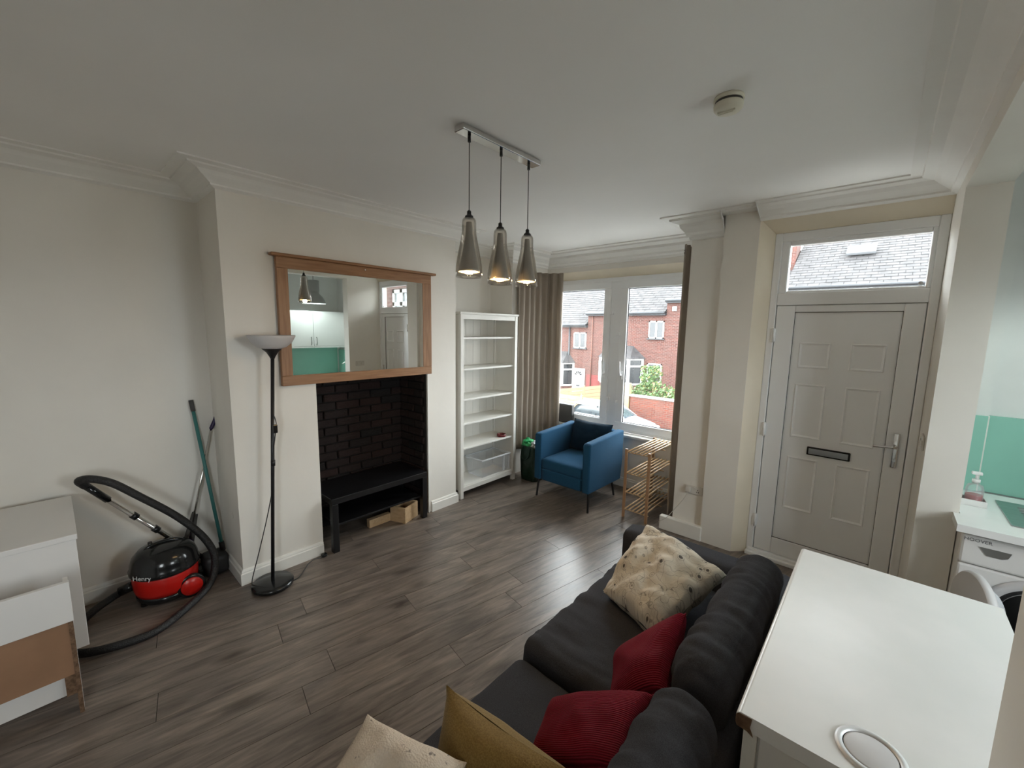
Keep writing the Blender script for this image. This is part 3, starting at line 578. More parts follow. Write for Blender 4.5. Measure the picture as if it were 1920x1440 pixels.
# ================================================================== CHIMNEY WALL THINGS
th = -.012
mr = thing('wall_mirror', 'large oak-framed rectangular mirror hung on the chimney breast', 'mirror', (-3.17, 1.74, 1.38))
X0, X1 = -3.190, -3.155
ob('frame_rail', rbox(X0, X1, 1.088, 2.392, 2.208, 2.285, b=.003), 'oak', mr); ob('frame_rail', rbox(X0, X1, 1.088, 2.392, 1.383, 1.455, b=.003), 'oak', mr)
ob('frame_stile', rbox(X0, X1+.001, 1.088, 1.161, 1.455, 2.208, b=.003), 'oakv', mr); ob('frame_stile', rbox(X0, X1+.001, 2.298, 2.392, 1.455, 2.208, b=.003), 'oakv', mr)
ob('cap_shelf', rbox(X0, X1+.022, 1.052, 2.436, 2.285, 2.306, b=.006), 'oak', mr, 'oak ledge along the top')
ym, gm = 1.73, (2.298-1.161)/2+.004
c_, s_ = math.cos(th), math.sin(th)
def mrot(dx, dy_): return (-3.168 + dx*c_ - dy_*s_, ym + dx*s_ + dy_*c_)
q = [mrot(.003, -gm), mrot(.003, gm), mrot(-.003, gm), mrot(-.003, -gm)]
ob('mirror_glass', MB().poly(q, 1.452, 2.211), 'mirror', mr)
ob('hook', MB().cyl((X1, 1.74, 2.262), (X1+.012, 1.74, 2.262), .006, 8), 'chrome', mr)

lt = thing('floor_lamp', 'tall black uplighter floor lamp with white bowl shade beside the chimney breast', 'lamp', (-3.037, .908, 0))
ob('base', MB().lathe([(.118, 0), (.130, .006), (.132, .022), (.122, .034), (.04, .040), (.0, .042)], (-3.037, .908, 0), 40), 'blackplastic', lt)
ob('pole', MB().cyl((-3.037, .908, .038), (-3.037, .992, 1.600), .0115, 16).cyl((-3.037, .955, .86), (-3.037, .9565, .90), .014, 16), 'black', lt)
ob('shade_holder', MB().lathe([(.012, 0), (.018, .015), (.035, .045), (.058, .066), (.060, .070), (.0, .071)], (-3.037, .992, 1.590), 32), 'black', lt)
ob('lamp_shade', MB().lathe([(.050, 0), (.085, .012), (.118, .040), (.140, .080), (.143, .090), (.139, .090), (.114, .044), (.08, .018), (.048, .006)], (-3.037, .993, 1.658), 48, cap=False), 'frost', lt, 'white bowl shade')
ob('lamp_cable', MB().tube([(-3.022, .972, 1.22), (-3.012, .982, 1.15), (-3.018, .965, 1.02), (-3.03, .95, .9), (-3.05, .945, .7), (-3.07, .91, .5), (-3.09, .85, .25), (-3.10, .80, .06), (-3.06, .795, .012)], .0035, 6), 'cable', lt)
ob('switch', rbox(-3.020, -3.002, .960, .988, 1.09, 1.15, b=.006), 'blackplastic', lt)
ob('floor_cable', MB().tube([(-2.98, .99, .006), (-2.99, 1.06, .006), (-3.06, 1.13, .006), (-3.09, 1.17, .02), (-3.11, 1.22, .028), (-3.13, 1.28, .012), (-3.145, 1.31, .012)], .0035, 6), 'cable', lt)
ob('plug', MB().rbox(-3.165, -3.125, 1.295, 1.335, .001, .026, b=.008), 'blackplastic', lt)

tb = thing('tv_bench', 'low black bench with lower shelf standing inside the fireplace', 'table', (-3.35, 1.84, 0))
tx0, tx1, ty0, ty1 = -3.575, -3.125, 1.386, 2.302
ob('table_top', rbox(tx0, tx1, ty0, ty1, .405, .455, b=.003), 'blackwood', tb)
for x in (tx0, tx1-.05):
    for y in (ty0, ty1-.05): ob('leg', rbox(x, x+.05, y, y+.05, 0, .405, b=.003), 'blackwood', tb)
ob('lower_shelf', rbox(tx0+.03, tx1-.035, ty0+.05, ty1-.05, .205, .221, b=.002), 'blackwood', tb)
wb = thing('wooden_crate', 'small open pale wooden crate under the black bench', 'box', (-3.28, 2.16, 0))
def crate(c, lx, ly, h, a, name_root):
    R = Matrix.Rotation(a, 3, 'Z'); t = .014
    for nm, (x0, x1, y0, y1, z0, z1) in (('panel', (-lx/2, lx/2, -ly/2, -ly/2+t, 0, h)), ('panel', (-lx/2, lx/2, ly/2-t, ly/2, 0, h)), ('panel', (-lx/2, -lx/2+t, -ly/2+t, ly/2-t, 0, h)), ('panel', (lx/2-t, lx/2, -ly/2+t, ly/2-t, 0, h)), ('bottom', (-lx/2+t, lx/2-t, -ly/2+t, ly/2-t, 0, .012))):
        m_ = rbox(x0, x1, y0, y1, z0, z1, b=.002); m_.v = [tuple(R @ Vector(p) + Vector(c)) for p in m_.v]; ob(nm, m_, 'boxwood', name_root)
crate((-3.265, 2.135, 0), .17, .20, .15, math.radians(20), wb)
ob('timber_offcut', rbox(-3.36, -3.31, 1.80, 2.02, 0, .075, b=.003), 'boxwood', None, 'short timber offcut lying behind the crate under the bench', 'timber')
ob('timber_block', rbox(-3.235, -3.205, 2.312, 2.352, 0, .15, b=.003), 'boxwood', None, 'upright pale timber block beside the fireplace edge', 'timber')

# ------------------------------------------------------------------ bookcase
bc = thing('bookcase', 'tall white open bookcase with six shelves in the alcove', 'bookcase', (-3.385, 3.22, 0))
bx0, bx1, by0, by1 = -3.570, -3.200, 2.790, 3.660
for y in (by0, by1-.042):
    ob('front_post', rbox(bx1-.042, bx1, y, y+.042, 0, 1.955, b=.003), 'whitewood', bc); ob('back_post', rbox(bx0, bx0+.042, y, y+.042, 0, 1.955, b=.003), 'whitewood', bc)
for y in (by0+.010, by1-.026): ob('side_panel', box(bx0+.042, bx1-.042, y, y+.016, .085, 1.955), 'whitewood', bc)
ob('top', rbox(bx0-.008, bx1+.010, by0-.012, by1+.012, 1.955, 1.978, b=.003), 'whitewood', bc)
ob('top_rail', rbox(bx1-.022, bx1-.004, by0+.042, by1-.042, 1.905, 1.955, b=.002), 'whitewood', bc)
ob('bottom_rail', rbox(bx1-.022, bx1-.004, by0+.042, by1-.042, .075, .120, b=.002), 'whitewood', bc)
nb = 7; bwid = (by1-by0-.084)/nb
for k in range(nb): ob('back_board', box(bx0+.012, bx0+.022, by0+.042+k*bwid+.001, by0+.042+(k+1)*bwid-.001, .08, 1.955), 'whitewood', bc)
for z in (1.712, 1.386, 1.066, .806, .538, .124): ob('shelf', rbox(bx0+.024, bx1-.024, by0+.030, by1-.030, z-.010, z+.010, b=.002), 'whitewood', bc)
ob('ashtray', MB().lathe([(.050, 0), (.054, .006), (.055, .028), (.050, .030), (.047, .026), (.046, .010), (0, .009)], (-3.285, 3.50, .5485), 28), 'maroon', None, 'small round maroon dish on the bookcase shelf', 'dish')
sb = thing('storage_box', 'clear plastic storage box on the bottom bookcase shelf', 'storage box', (-3.36, 3.37, .135))
sx0, sx1, sy0, sy1, sz0, sz1 = -3.50, -3.228, 3.13, 3.585, .136, .345
m_ = MB(); i = .022
vs = [(sx0+i, sy0+i, sz0), (sx1-i, sy0+i, sz0), (sx1-i, sy1-i, sz0), (sx0+i, sy1-i, sz0), (sx0, sy0, sz1), (sx1, sy0, sz1), (sx1, sy1, sz1), (sx0, sy1, sz1)]
m_.add(vs, [(0, 3, 2, 1), (0, 1, 5, 4), (1, 2, 6, 5), (2, 3, 7, 6), (3, 0, 4, 7)]); ob('tub', m_, 'clear', sb)
r_ = MB(); t = .012
for a in ((sx0-t, sx1+t, sy0-t, sy0), (sx0-t, sx1+t, sy1, sy1+t), (sx0-t, sx0, sy0, sy1), (sx1, sx1+t, sy0, sy1)): r_.rbox(*a, sz1-.012, sz1+.004, b=.003)
ob('rim', r_, 'clearrim', sb)
for y in (sy1-.10, sy1-.012): ob('rib', box(sx1-.020, sx1+.004, y, y+.008, sz0+.01, sz1-.012), 'clearrim', sb)

# ------------------------------------------------------------------ pendant
pl = thing('pendant_light', 'chrome ceiling bar with three hanging smoked glass pendants', 'ceiling light', (-1.565, 1.64, 2.75))
ob('ceiling_bar', rbox(-1.598, -1.532, 1.352, 1.925, 2.722, 2.749, b=.004), 'chrome', pl)
for (x, y, zt) in ((-1.571, 1.423, 2.352), (-1.566, 1.638, 2.336), (-1.575, 1.870, 2.346)):
    zb = zt - .285
    sh = ob('glass_shade', MB().lathe([(.018, .283), (.027, .281), (.033, .272), (.035, .258), (.0355, .215), (.040, .185), (.049, .142), (.058, .095), (.0645, .052), (.0655, .030), (.0655, 0), (.0635, 0), (.0635, .030), (.0625, .052), (.056, .095), (.047, .142), (.038, .185), (.0335, .215), (.033, .256), (.031, .270), (.025, .278), (.018, .280)], (x, y, zb), 40, cap=False), 'smoked', pl, 'smoked glass bell shade')
    ob('reflector', MB().lathe([(.014, .262), (.0165, .240), (.018, .205), (.030, .135), (.043, .075), (.0525, .036), (.0545, .026), (.053, .026), (.050, .037), (.041, .075), (.028, .135), (.016, .205), (.013, .24)], (x, y, zb), 36, cap=False), 'shadeinner', sh, 'silvered inner reflector')
    ob('bulb', MB().lathe([(0, 0), (.014, .004), (.020, .018), (.017, .034), (.010, .048), (.008, .07)], (x, y, zb+.030), 20), 'bulb', sh)
    ob('cap', MB().lathe([(.021, 0), (.020, .010), (.013, .013), (.010, .022), (.011, .030), (.006, .036)], (x, y, zb+.281), 20), 'black', pl)
    ob('cord', MB().cyl((x, y, zb+.31), (x, y, 2.712), .0022, 8), 'greygrip', pl)
    ob('cord_grip', MB().cyl((x, y, 2.695), (x, y, 2.723), .008, 12), 'black', pl)
    ld = bpy.data.lights.new('pendant_bulb_light', 'POINT'); ld.energy = 2.5; ld.color = (1, .66, .30); ld.shadow_soft_size = .02
    lo = bpy.data.objects.new('pendant_bulb_light', ld); lo.location = (x, y, zb+.016); col.objects.link(lo)
sd = thing('smoke_alarm', 'round cream smoke alarm on the ceiling', 'smoke alarm', (-.56, 1.90, 2.75))
ob('base', MB().lathe([(.054, 0), (.056, .006), (.056, .014), (.05, .015)], (-.565, 1.905, 2.7495), 36, (0, 0, -1)), 'smoke', sd)
ob('slot_ring', MB().lathe([(.050, 0), (.050, .010)], (-.565, 1.905, 2.7345), 36, (0, 0, -1)), 'greygrip', sd)
ob('cover', MB().lathe([(.053, 0), (.055, .004), (.053, .018), (.046, .026), (.020, .030), (0, .031)], (-.565, 1.905, 2.7245), 36, (0, 0, -1)), 'smoke', sd)
ob('fin', MB().box(-.60, -.535, 1.888, 1.892, 2.690, 2.699).box(-.60, -.545, 1.90, 1.904, 2.690, 2.697), 'smoke', sd)

# ------------------------------------------------------------------ armchair
ac = thing('armchair', 'blue fabric tub armchair with slim dark metal legs facing the room', 'armchair', (-2.37, 3.77, 0))
ax0, ax1, ay0, ay1 = -2.715, -2.025, 3.418, 4.115
for x0, x1 in ((ax0, ax0+.085), (ax1-.085, ax1)):
    m_ = MB(); bm = bmesh.new()
    pts = [(ay0, .205), (ay1-.03, .195), (ay1, .42), (ay1, .742), (ay0+.02, .712), (ay0, .69)]
    va = [bm.verts.new((x0, p[0], p[1])) for p in pts]; vb = [bm.verts.new((x1, p[0], p[1])) for p in pts]; n = len(pts)
    bm.faces.new(va); bm.faces.new(vb[::-1])
    for k in range(n): bm.faces.new((va[k], vb[k], vb[(k+1) % n], va[(k+1) % n]))
    bmesh.ops.recalc_face_normals(bm, faces=list(bm.faces)); bmesh.ops.bevel(bm, geom=list(bm.edges), offset=.016, segments=4, profile=.5, affect='EDGES'); m_._bm(bm, True)
    ob('side', m_, 'blue', ac)
ob('backrest', MB().soft((-2.37, ay1-.045, .47), (.53, .09, .53), .02, 8), 'blue', ac)
ob('seat_base', MB().soft((-2.37, 3.758, .270), (.516, .66, .135), .018, 8), 'blue', ac)
ob('seat_cushion', MB().soft((-2.37, 3.735, .385), (.516, .615, .125), .03, 12, sag=.012, wr=.003, ws=5), 'blue', ac, 'blue seat cushion')
ob('back_cushion', MB().quilt([(-2.625, 3.955, .450), (-2.115, 3.955, .450), (-2.12, 4.035, .795), (-2.62, 4.035, .795)], .17, 20, wr=.012, ws=10, puff=.33), 'bluedark', ac, 'dark blue loose back cushion')
for x, y in ((-2.698, 3.455), (-2.045, 3.452), (-2.085, 4.06), (-2.655, 4.06)):
    ob('leg', MB().bar((x, y, 0), (x + (.012 if x < -2.4 else -.012), y + (.02 if y < 3.8 else -.05), .21), .016, .016, (0, 1, 0)), 'black', ac)
# shoe rack
rk = thing('shoe_rack', 'pine shoe rack with four slatted shelves beside the right curtain', 'shoe rack', (-1.635, 3.96, 0))
rx0, rx1, ry0, ry1 = -1.755, -1.525, 3.640, 4.285
for x in (rx0, rx1):
    for y in (ry0, ry1): ob('post', rbox(x-.013, x+.013, y-.009, y+.009, 0, .688 if y == ry0 else .68, b=.003), 'pinepost', rk)
slat = MB().cyl((0, 0, 0), (0, ry1-ry0+.02, 0), .0075, 8).mesh('slat'); slat.materials.append(K['pine'])
for z in (.665, .455, .262, .088):
    for y in (ry0+.010, ry1-.010, (ry0+ry1)/2): ob('crossbar', MB().cyl((rx0-.018, y, z-.012), (rx1+.018, y, z-.012), .0055, 8), 'pine', rk)
    for k in range(6): ob('slat', slat, 'pine', rk, loc=(rx0+.017+k*(rx1-rx0-.034)/5, ry0-.010, z))
# curtains
def curtain(name, path, z0, z1, amp, waves, label, part_split=None, seed=0):
    P = [Vector((p[0], p[1])) for p in path]; ls = [0]
    for a, b in zip(P, P[1:]): ls.append(ls[-1] + (b-a).length)
    tot = ls[-1]; n = waves*14; m = 26; vs = []; fs = []
    def at(s):
        for k in range(len(P)-1):
            if s <= ls[k+1] + 1e-9:
                t = (s-ls[k])/(ls[k+1]-ls[k]); d = (P[k+1]-P[k]).normalized(); return P[k].lerp(P[k+1], t), Vector((-d.y, d.x))
        d = (P[-1]-P[-2]).normalized(); return P[-1], Vector((-d.y, d.x))
    for j in range(m+1):
        zz = j/m; z = z1 + (z0-z1)*zz
        for i in range(n+1):
            s = i/n; p, nr = at(s*tot); ph = s*waves*2*math.pi
            a = amp*(.75 + .35*noise.noise(Vector((s*6+seed, zz*1.5, 0))))
            o = math.sin(ph + .5*noise.noise(Vector((s*4, zz*2+seed, 3))))*a + .010*noise.noise(Vector((s*9, zz*4, seed)))
            q = p + nr*o; vs.append((q.x, q.y, z))
    for j in range(m):
        for i in range(n): a = j*(n+1)+i; fs.append((a, a+1, a+n+2, a+n+1))
    r = thing(name, label, 'curtain', (path[0][0], path[0][1], z0))
    m_ = MB().add(vs, fs, True); me = m_.mesh('cloth'); me.materials.append(K['curtain'])
    o = bpy.data.objects.new('curtain_cloth', me); put(o, r); md = o.modifiers.new('thick', 'SOLIDIFY'); md.thickness = .004
    for k in range(waves):
        for hs in (.25, .75):
            p, nr = at((k+hs)/waves*tot); d = Vector((-nr.y, nr.x))
            if (k*2 + (hs > .5)) % 2 == 0:
                c = Vector((p.x, p.y, z1-.055)); ring = MB(); pts = []
                sgn = 1 if hs < .5 else -1
                c = c + Vector((nr.x, nr.y, 0))*amp*sgn*.9
                for a in range(17): t = 2*math.pi*a/16; pts.append(c + Vector((d.x, d.y, 0))*.024*math.cos(t) + Vector((0, 0, 1))*.028*math.sin(t))
                ob('eyelet', ring.tube(pts, .005, 6, 1), 'chrome', r)
    return r
curtain('curtain', [(-3.262, 3.745), (-3.255, 4.02), (-3.20, 4.20), (-3.02, 4.285)], .34, 2.50, .030, 7, 'long taupe curtain bunched beside the bookcase', seed=1)
curtain('curtain', [(-1.365, 3.775), (-1.385, 3.93), (-1.45, 4.05), (-1.475, 4.17)], .06, 2.57, .022, 5, 'narrow taupe curtain hanging beside the pine shoe rack', seed=5)
# bag with polythene, box on sill
bg_ = thing('shopping_bag', 'dark green shopping bag stuffed with plastic bags behind the blue armchair', 'bag', (-3.07, 3.84, 0))
def bagmesh(cx, cy, wx, wy, h):
    m_ = MB(); n = 28; rows = 8; vs = []; fs = []
    for j in range(rows+1):
        t = j/rows
        for k in range(n):
            a = 2*math.pi*k/n; ex = abs(math.cos(a))**.5*math.copysign(1, math.cos(a)); ey = abs(math.sin(a))**.5*math.copysign(1, math.sin(a))
            e = 1 + .06*noise.noise(Vector((ex*2, ey*2, t*4))) + .05*math.sin(t*3)
            vs.append((cx+ex*wx/2*e, cy+ey*wy/2*e, t*h + (.012*noise.noise(Vector((ex*3, ey*3, 9))) if j == rows else 0)))
    for j in range(rows):
        for k in range(n): k2 = (k+1) % n; fs.append((j*n+k, j*n+k2, (j+1)*n+k2, (j+1)*n+k))
    m_.add(vs, fs, True); m_.f.append(tuple(range(n))[::-1]); m_.sm.append(False); return m_
ob('bag_body', bagmesh(-3.065, 3.815, .24, .19, .425), 'bag', bg_)
ob('handle', MB().tube([(-3.13, 3.715, .41), (-3.14, 3.70, .30), (-3.09, 3.695, .26), (-3.03, 3.70, .30), (-3.02, 3.715, .41)], .006, 6), 'bag', bg_)
def crumple(c, r, s):
    bm = bmesh.new(); bmesh.ops.create_icosphere(bm, subdivisions=4, radius=1)
    for v in bm.verts:
        d = v.co.normalized(); e = 1 + .55*noise.noise(d*2.2+Vector((s, 0, 0))) + .25*noise.noise(d*6+Vector((0, s, 0))); v.co = Vector((d.x*r[0], d.y*r[1], d.z*r[2]))*e + Vector(c)
    return MB()._bm(bm, True)
ob('plastic_bag', crumple((-3.125, 3.80, .435), (.06, .07, .055), 2), 'poly_green', None, 'bright green crumpled plastic bag in the shopping bag', 'plastic bag')
ob('plastic_bag', crumple((-3.01, 3.82, .430), (.055, .065, .05), 6), 'poly_white', None, 'white crumpled plastic bag in the shopping bag', 'plastic bag')
sp = thing('speaker', 'small black speaker box standing on the window sill', 'speaker', (-2.99, 4.40, .622))
ob('body', rbox(-3.115, -2.885, 4.372, 4.438, .623, .865, b=.012, seg=3), 'dustpan', sp)
ob('grille', rbox(-3.105, -2.895, 4.367, 4.374, .635, .855, b=.004), 'greygrip', sp, 'dark cloth front')

# ------------------------------------------------------------------ socket and cable on the pier
so = thing('wall_socket', 'double wall socket with a plug low on the pier', 'socket', (-1.13, 3.695, .43))
ob('plate', rbox(-1.203, -1.056, 3.690, 3.6995, .392, .470, b=.004), 'socket', so)
ob('plug', rbox(-1.195, -1.148, 3.660, 3.690, .410, .458, b=.010, seg=3), 'socket', so)
for x, z in ((-1.095, .438), (-1.102, .420), (-1.088, .420)): ob('pin_hole', box(x-.003, x+.003, 3.689, 3.6905, z-.004, z+.004), 'dark', so)
ob('switch', rbox(-1.125, -1.112, 3.686, 3.6905, .445, .458, b=.002), 'socket', so)
ob('plug_cable', MB().tube([(-1.17, 3.668, .41), (-1.20, 3.655, .34), (-1.26, 3.65, .24), (-1.33, 3.643, .13), (-1.39, 3.64, .075), (-1.41, 3.66, .05)], .003, 6), 'wcable', so)
so2 = thing('wall_switch', 'white double socket on the wall beside the kitchen opening', 'socket', (XR-.005, 3.4, 1.2))
ob('plate', rbox(XR-.010, XR-.0005, 3.30, 3.45, 1.16, 1.24, b=.004), 'socket', so2)
for y in (3.335, 3.405): ob('rocker', rbox(XR-.016, XR-.009, y-.012, y+.012, 1.185, 1.215, b=.003), 'socket', so2)

# ================================================================== LEFT: chest, carcass, vacuum, mop
cz = .765
c1 = thing('white_chest', 'white laminate chest against the left wall', 'cabinet', (-3.28, -.5, 0))
ob('top', rbox(-3.605, -2.915, -.95, .012, cz-.028, cz, b=.003), 'white', c1)
ob('side_panel', box(-3.60, -2.945, -.018, .004, .15, cz-.028), 'white', c1); ob('side_panel', box(-3.60, -2.945, -.94, -.922, .15, cz-.028), 'white', c1)
ob('drawer_front', rbox(-2.945, -2.925, -.94, .006, .152, cz-.030, b=.002), 'white', c1); ob('back_panel', box(-3.60, -3.594, -.922, -.018, .15, cz-.028), 'white', c1)
ob('bottom_panel', box(-3.594, -2.945, -.922, -.018, .15, .168), 'white', c1)
for x in (-3.57, -3.01):
    for y in (-.90, -.33): ob('foot', MB().cyl((x, y, 0), (x, y, .15), .02, 12), 'blackplastic', c1)
c2 = thing('open_carcass', 'topless white drawer carcass with brown hardboard back standing before the chest', 'cabinet', (-2.76, -.5, 0))
o_ = ob('side_panel', box(-2.70, -2.631, -.052, -.036, 0, .652), 'white', c2)
ob('edge_strip', box(-2.631, -2.629, -.052, -.036, 0, .47), 'chip', o_, 'raw brown chipboard edge')
ob('side_panel', box(-2.90, -2.63, -.92, -.904, 0, .655), 'white', c2)
ob('top_rail', rbox(-2.645, -2.622, -.92, -.033, .468, .658, b=.002), 'white', c2)
ob('hardboard_panel', box(-2.640, -2.632, -.904, -.052, .205, .468), 'hardboard', c2, 'brown hardboard back panel')
ob('corner_block', box(-2.66, -2.634, -.085, -.052, .105, .215), 'chip', c2)
ob('bottom_rail', box(-2.672, -2.655, -.904, -.052, .10, .200), 'white', c2)

# vacuum
vc = thing('vacuum_cleaner', 'red and black drum vacuum cleaner on the floor by the left wall', 'vacuum cleaner', (-3.45, .40, 0))
C = (-3.450, .395, 0)
ob('base', MB().lathe([(.10, .012), (.150, .018), (.162, .040), (.160, .062)], C, 40), 'blackplastic', vc)
ob('drum', MB().lathe([(.158, .060), (.168, .090), (.173, .140), (.174, .200), (.17, .205)], C, 48), 'red', vc)
lid = ob('lid', MB().lathe([(.180, .198), (.186, .206), (.187, .225), (.180, .236), (.178, .262), (.165, .302), (.135, .338), (.085, .360), (.03, .368), (0, .369)], C, 48), 'blackplastic', vc, 'glossy black domed lid')
ob('knob', MB().cyl((-3.46, .33, .355), (-3.46, .33, .390), .012, 12), 'blackplastic', lid)
ob('carry_handle', MB().tube([(-3.45, .30, .345), (-3.45, .33, .366), (-3.45, .40, .374), (-3.45, .46, .366), (-3.45, .50, .340)], .012, 8), 'blackplastic', lid)
dirv = Vector((.70, -.714, 0)).normalized(); tang = Vector((-dirv.y, dirv.x, 0))
Mx = Matrix(((tang.x, 0, dirv.x, C[0]+dirv.x*.1885), (tang.y, 0, dirv.y, C[1]+dirv.y*.1885), (0, 1, 0, .224), (0, 0, 0, 1)))
ob('lettering', MB().text('Henry', .044, Mx), 'ink', lid)
for s in (-1, 1):
    wd = Vector((.86*s if s > 0 else -.86, .35, 0)).normalized(); wc = Vector((C[0], C[1], .075)) + Vector((s*.145, .105, 0))
    wh = ob('wheel', MB().lathe([(.074, 0), (.078, .006), (.078, .030), (.07, .034)], wc - Vector((s*.017, 0, 0)), 28, (s, 0, 0)), 'blackplastic', vc)
    ob('wheel_cap', MB().lathe([(.062, 0), (.058, .006), (0, .008)], wc + Vector((s*.0165, 0, 0)), 28, (s, 0, 0)), 'red', wh)
ob('castor', MB().cyl((-3.40, .27, .0), (-3.40, .27, .03), .02, 12), 'blackplastic', vc)
ob('inlet', MB().cyl((-3.50, .245, .115), (-3.53, .17, .085), .030, 16), 'blackplastic', vc)
hose = [(-3.52, .19, .09), (-3.535, .12, .055), (-3.47, .02, .032), (-3.30, -.07, .030), (-3.15, -.075, .030), (-3.06, .0, .030), (-3.005, .15, .030), (-3.01, .29, .030), (-3.155, .47, .030), (-3.27, .585, .045), (-3.325, .635, .110), (-3.35, .645, .225), (-3.375, .590, .370), (-3.40, .467, .545), (-3.42, .297, .728), (-3.445, .185, .838), (-3.47, .100, .880), (-3.505, .050, .872), (-3.535, .075, .825)]
ob('hose', MB().tube(hose, .0225, 14, 8), 'rubber', vc, 'black ribbed hose')
ob('hose_cuff', MB().cyl((-3.54, .068, .836), (-3.556, .165, .703), .021, 16), 'blackplastic', vc)
wd_ = ob('wand', MB().cyl((-3.556, .150, .722), (-3.565, .645, .085), .0155, 20), 'chrome', vc, 'chrome wand')
for t in (.26, .46):
    p = Vector((-3.556, .150, .722)).lerp(Vector((-3.565, .645, .085)), t); d = (Vector((-3.565, .645, .085)) - Vector((-3.556, .150, .722))).normalized()
    ob('collar', MB().cyl(p-d*.018, p+d*.018, .022, 16), 'blackplastic', wd_)
ob('floor_head', rbox(-3.63, -3.50, .57, .72, .0, .055, b=.015, seg=3), 'blackplastic', vc)
# broom with dustpan head, flat mop
bm_ = thing('broom', 'teal handled long broom leaning in the corner', 'broom', (-3.52, .74, 0))
ob('handle', MB().cyl((-3.548, .738, .16), (-3.667, .655, 1.195), .0115, 12), 'teal', bm_)
ob('grip', MB().cyl((-3.666, .6555, 1.19), (-3.672, .648, 1.27), .0145, 12), 'greygrip', bm_)
ob('dustpan', MB().soft((-3.525, .680, .075), (.16, .15, .15), .035, 6, wr=.006, ws=9), 'dustpan', bm_, 'dark dustpan and brush head')
ob('socket_collar', MB().cyl((-3.545, .74, .135), (-3.553, .735, .20), .018, 12), 'dustpan', bm_)
fm = thing('flat_mop', 'chrome flat mop with purple grip leaning behind the vacuum cleaner', 'mop', (-3.6, .50, 0))
ob('pole', MB().cyl((-3.60, .545, .22), (-3.652, .752, 1.06), .008, 12), 'chrome', fm)
ob('grip', MB().tube([(-3.651, .748, 1.045), (-3.656, .775, 1.10), (-3.662, .795, 1.15), (-3.660, .815, 1.17)], .013, 10, 4), 'purple', fm, 'purple hand grip')
ob('squeeze_bar', MB().bar((-3.588, .505, .20), (-3.614, .60, .46), .010, .022).bar((-3.588, .560, .20), (-3.612, .61, .44), .010, .022), 'greygrip', fm)
ob('joint', rbox(-3.612, -3.568, .495, .575, .20, .275, b=.008), 'purple', fm)
ob('mop_head', rbox(-3.63, -3.54, .46, .60, .0, .05, b=.01), 'purple', fm); ob('neck', MB().bar((-3.588, .53, .05), (-3.592, .535, .21), .02, .02), 'purple', fm)
ob('wall_patch', MB().lathe([(.03, 0), (.03, .002)], (-3.37, YC0-.0005, .46), 20, (0, -1, 0)), 'wall', None, 'small round plaster patch low on the chimney side', 'patch')

# ================================================================== SOFA
sf = thing('sofa', 'charcoal fabric two-seat sofa backing onto the white counter', 'sofa', (-.62, 1.35, 0))
ob('base', MB().soft((-.62, 1.33, .205), (.86, 1.92, .25), .03, 8), 'sofa', sf)
ob('armrest', MB().soft((-.64, 2.325, .315), (.90, .17, .60), .045, 10, wr=.003, ws=4), 'sofa', sf)
ob('armrest', MB().soft((-.64, .235, .315), (.90, .17, .60), .045, 10, wr=.003, ws=4), 'sofa', sf)
ob('back_frame', MB().soft((-.245, 1.30, .36), (.085, 1.98, .56), .03, 8), 'sofa', sf)
ob('seat_cushion', MB().soft((-.678, 1.745, .400), (.745, .985, .165), .050, 54, wr=.010, ws=6.0, seed=2, sag=.012, stretch=(.7, 2.6, 1)), 'sofa', sf, 'plump far seat cushion')
ob('seat_cushion', MB().soft((-.672, .785, .365), (.745, .925, .135), .045, 40, wr=.005, ws=5.0, seed=4, sag=.004), 'sofa', sf, 'flattened near seat cushion')
ob('back_cushion', MB().soft((-.335, 1.655, .635), (.185, .905, .40), .085, 64, wr=.012, ws=7, seed=8, rot=Matrix.Rotation(math.radians(9), 3, 'Y').to_euler(), stretch=(1, 3.4, .6)), 'sofa', sf, 'far back cushion')
ob('back_cushion', MB().soft((-.335, .735, .615), (.185, .86, .40), .085, 64, wr=.012, ws=7, seed=11, rot=Matrix.Rotation(math.radians(9), 3, 'Y').to_euler(), stretch=(1, 3.4, .6)), 'sofa', sf, 'near back cushion')
for x in (-.99, -.27):
    for y in (.24, 2.32): ob('foot', rbox(x-.03, x+.03, y-.03, y+.03, 0, .085, b=.004), 'blackwood', sf)
# cushions
ob('throw_pillow', MB().quilt([(-.905, 2.185, .72), (-.925, 1.745, .525), (-.585, 1.590, .540), (-.455, 2.075, .67)], .19, 56, wr=.034, ws=8, seed=3, pull=.03, puff=.30), 'floral', None, 'crumpled cream pillow with dark flower print at the far sofa arm', 'cushion')
ob('throw_pillow', MB().quilt([(-.655, 1.365, .575), (-.445, 1.485, .790), (-.400, 1.19, .70), (-.560, 1.155, .515)], .14, 36, wr=.014, ws=7, seed=5, pull=.08, puff=.36), 'redknit', None, 'red ribbed cushion leaning in the middle of the sofa', 'cushion')
ob('throw_pillow', MB().quilt([(-.680, .985, .640), (-.405, 1.105, .755), (-.385, .86, .725), (-.655, .83, .53)], .13, 36, wr=.012, ws=7, seed=6, pull=.04, puff=.34), 'redknit', None, 'red ribbed cushion against the near back cushion', 'cushion')
ob('throw_pillow', MB().quilt([(-.935, .755, .685), (-.47, .80, .70), (-.45, .70, .44), (-.91, .67, .42)], .20, 36, wr=.010, ws=6, seed=7, pull=.10, puff=.55), 'mustard', None, 'mustard yellow cushion standing on its edge', 'cushion')
ob('throw_pillow', MB().quilt([(-1.055, .548, .655), (-.735, .665, .640), (-.60, .36, .62), (-1.0, .31, .56)], .15, 44, wr=.030, ws=7, seed=9, pull=.08, puff=.5), 'boucle', None, 'speckled beige knitted cushion at the near sofa end', 'cushion')

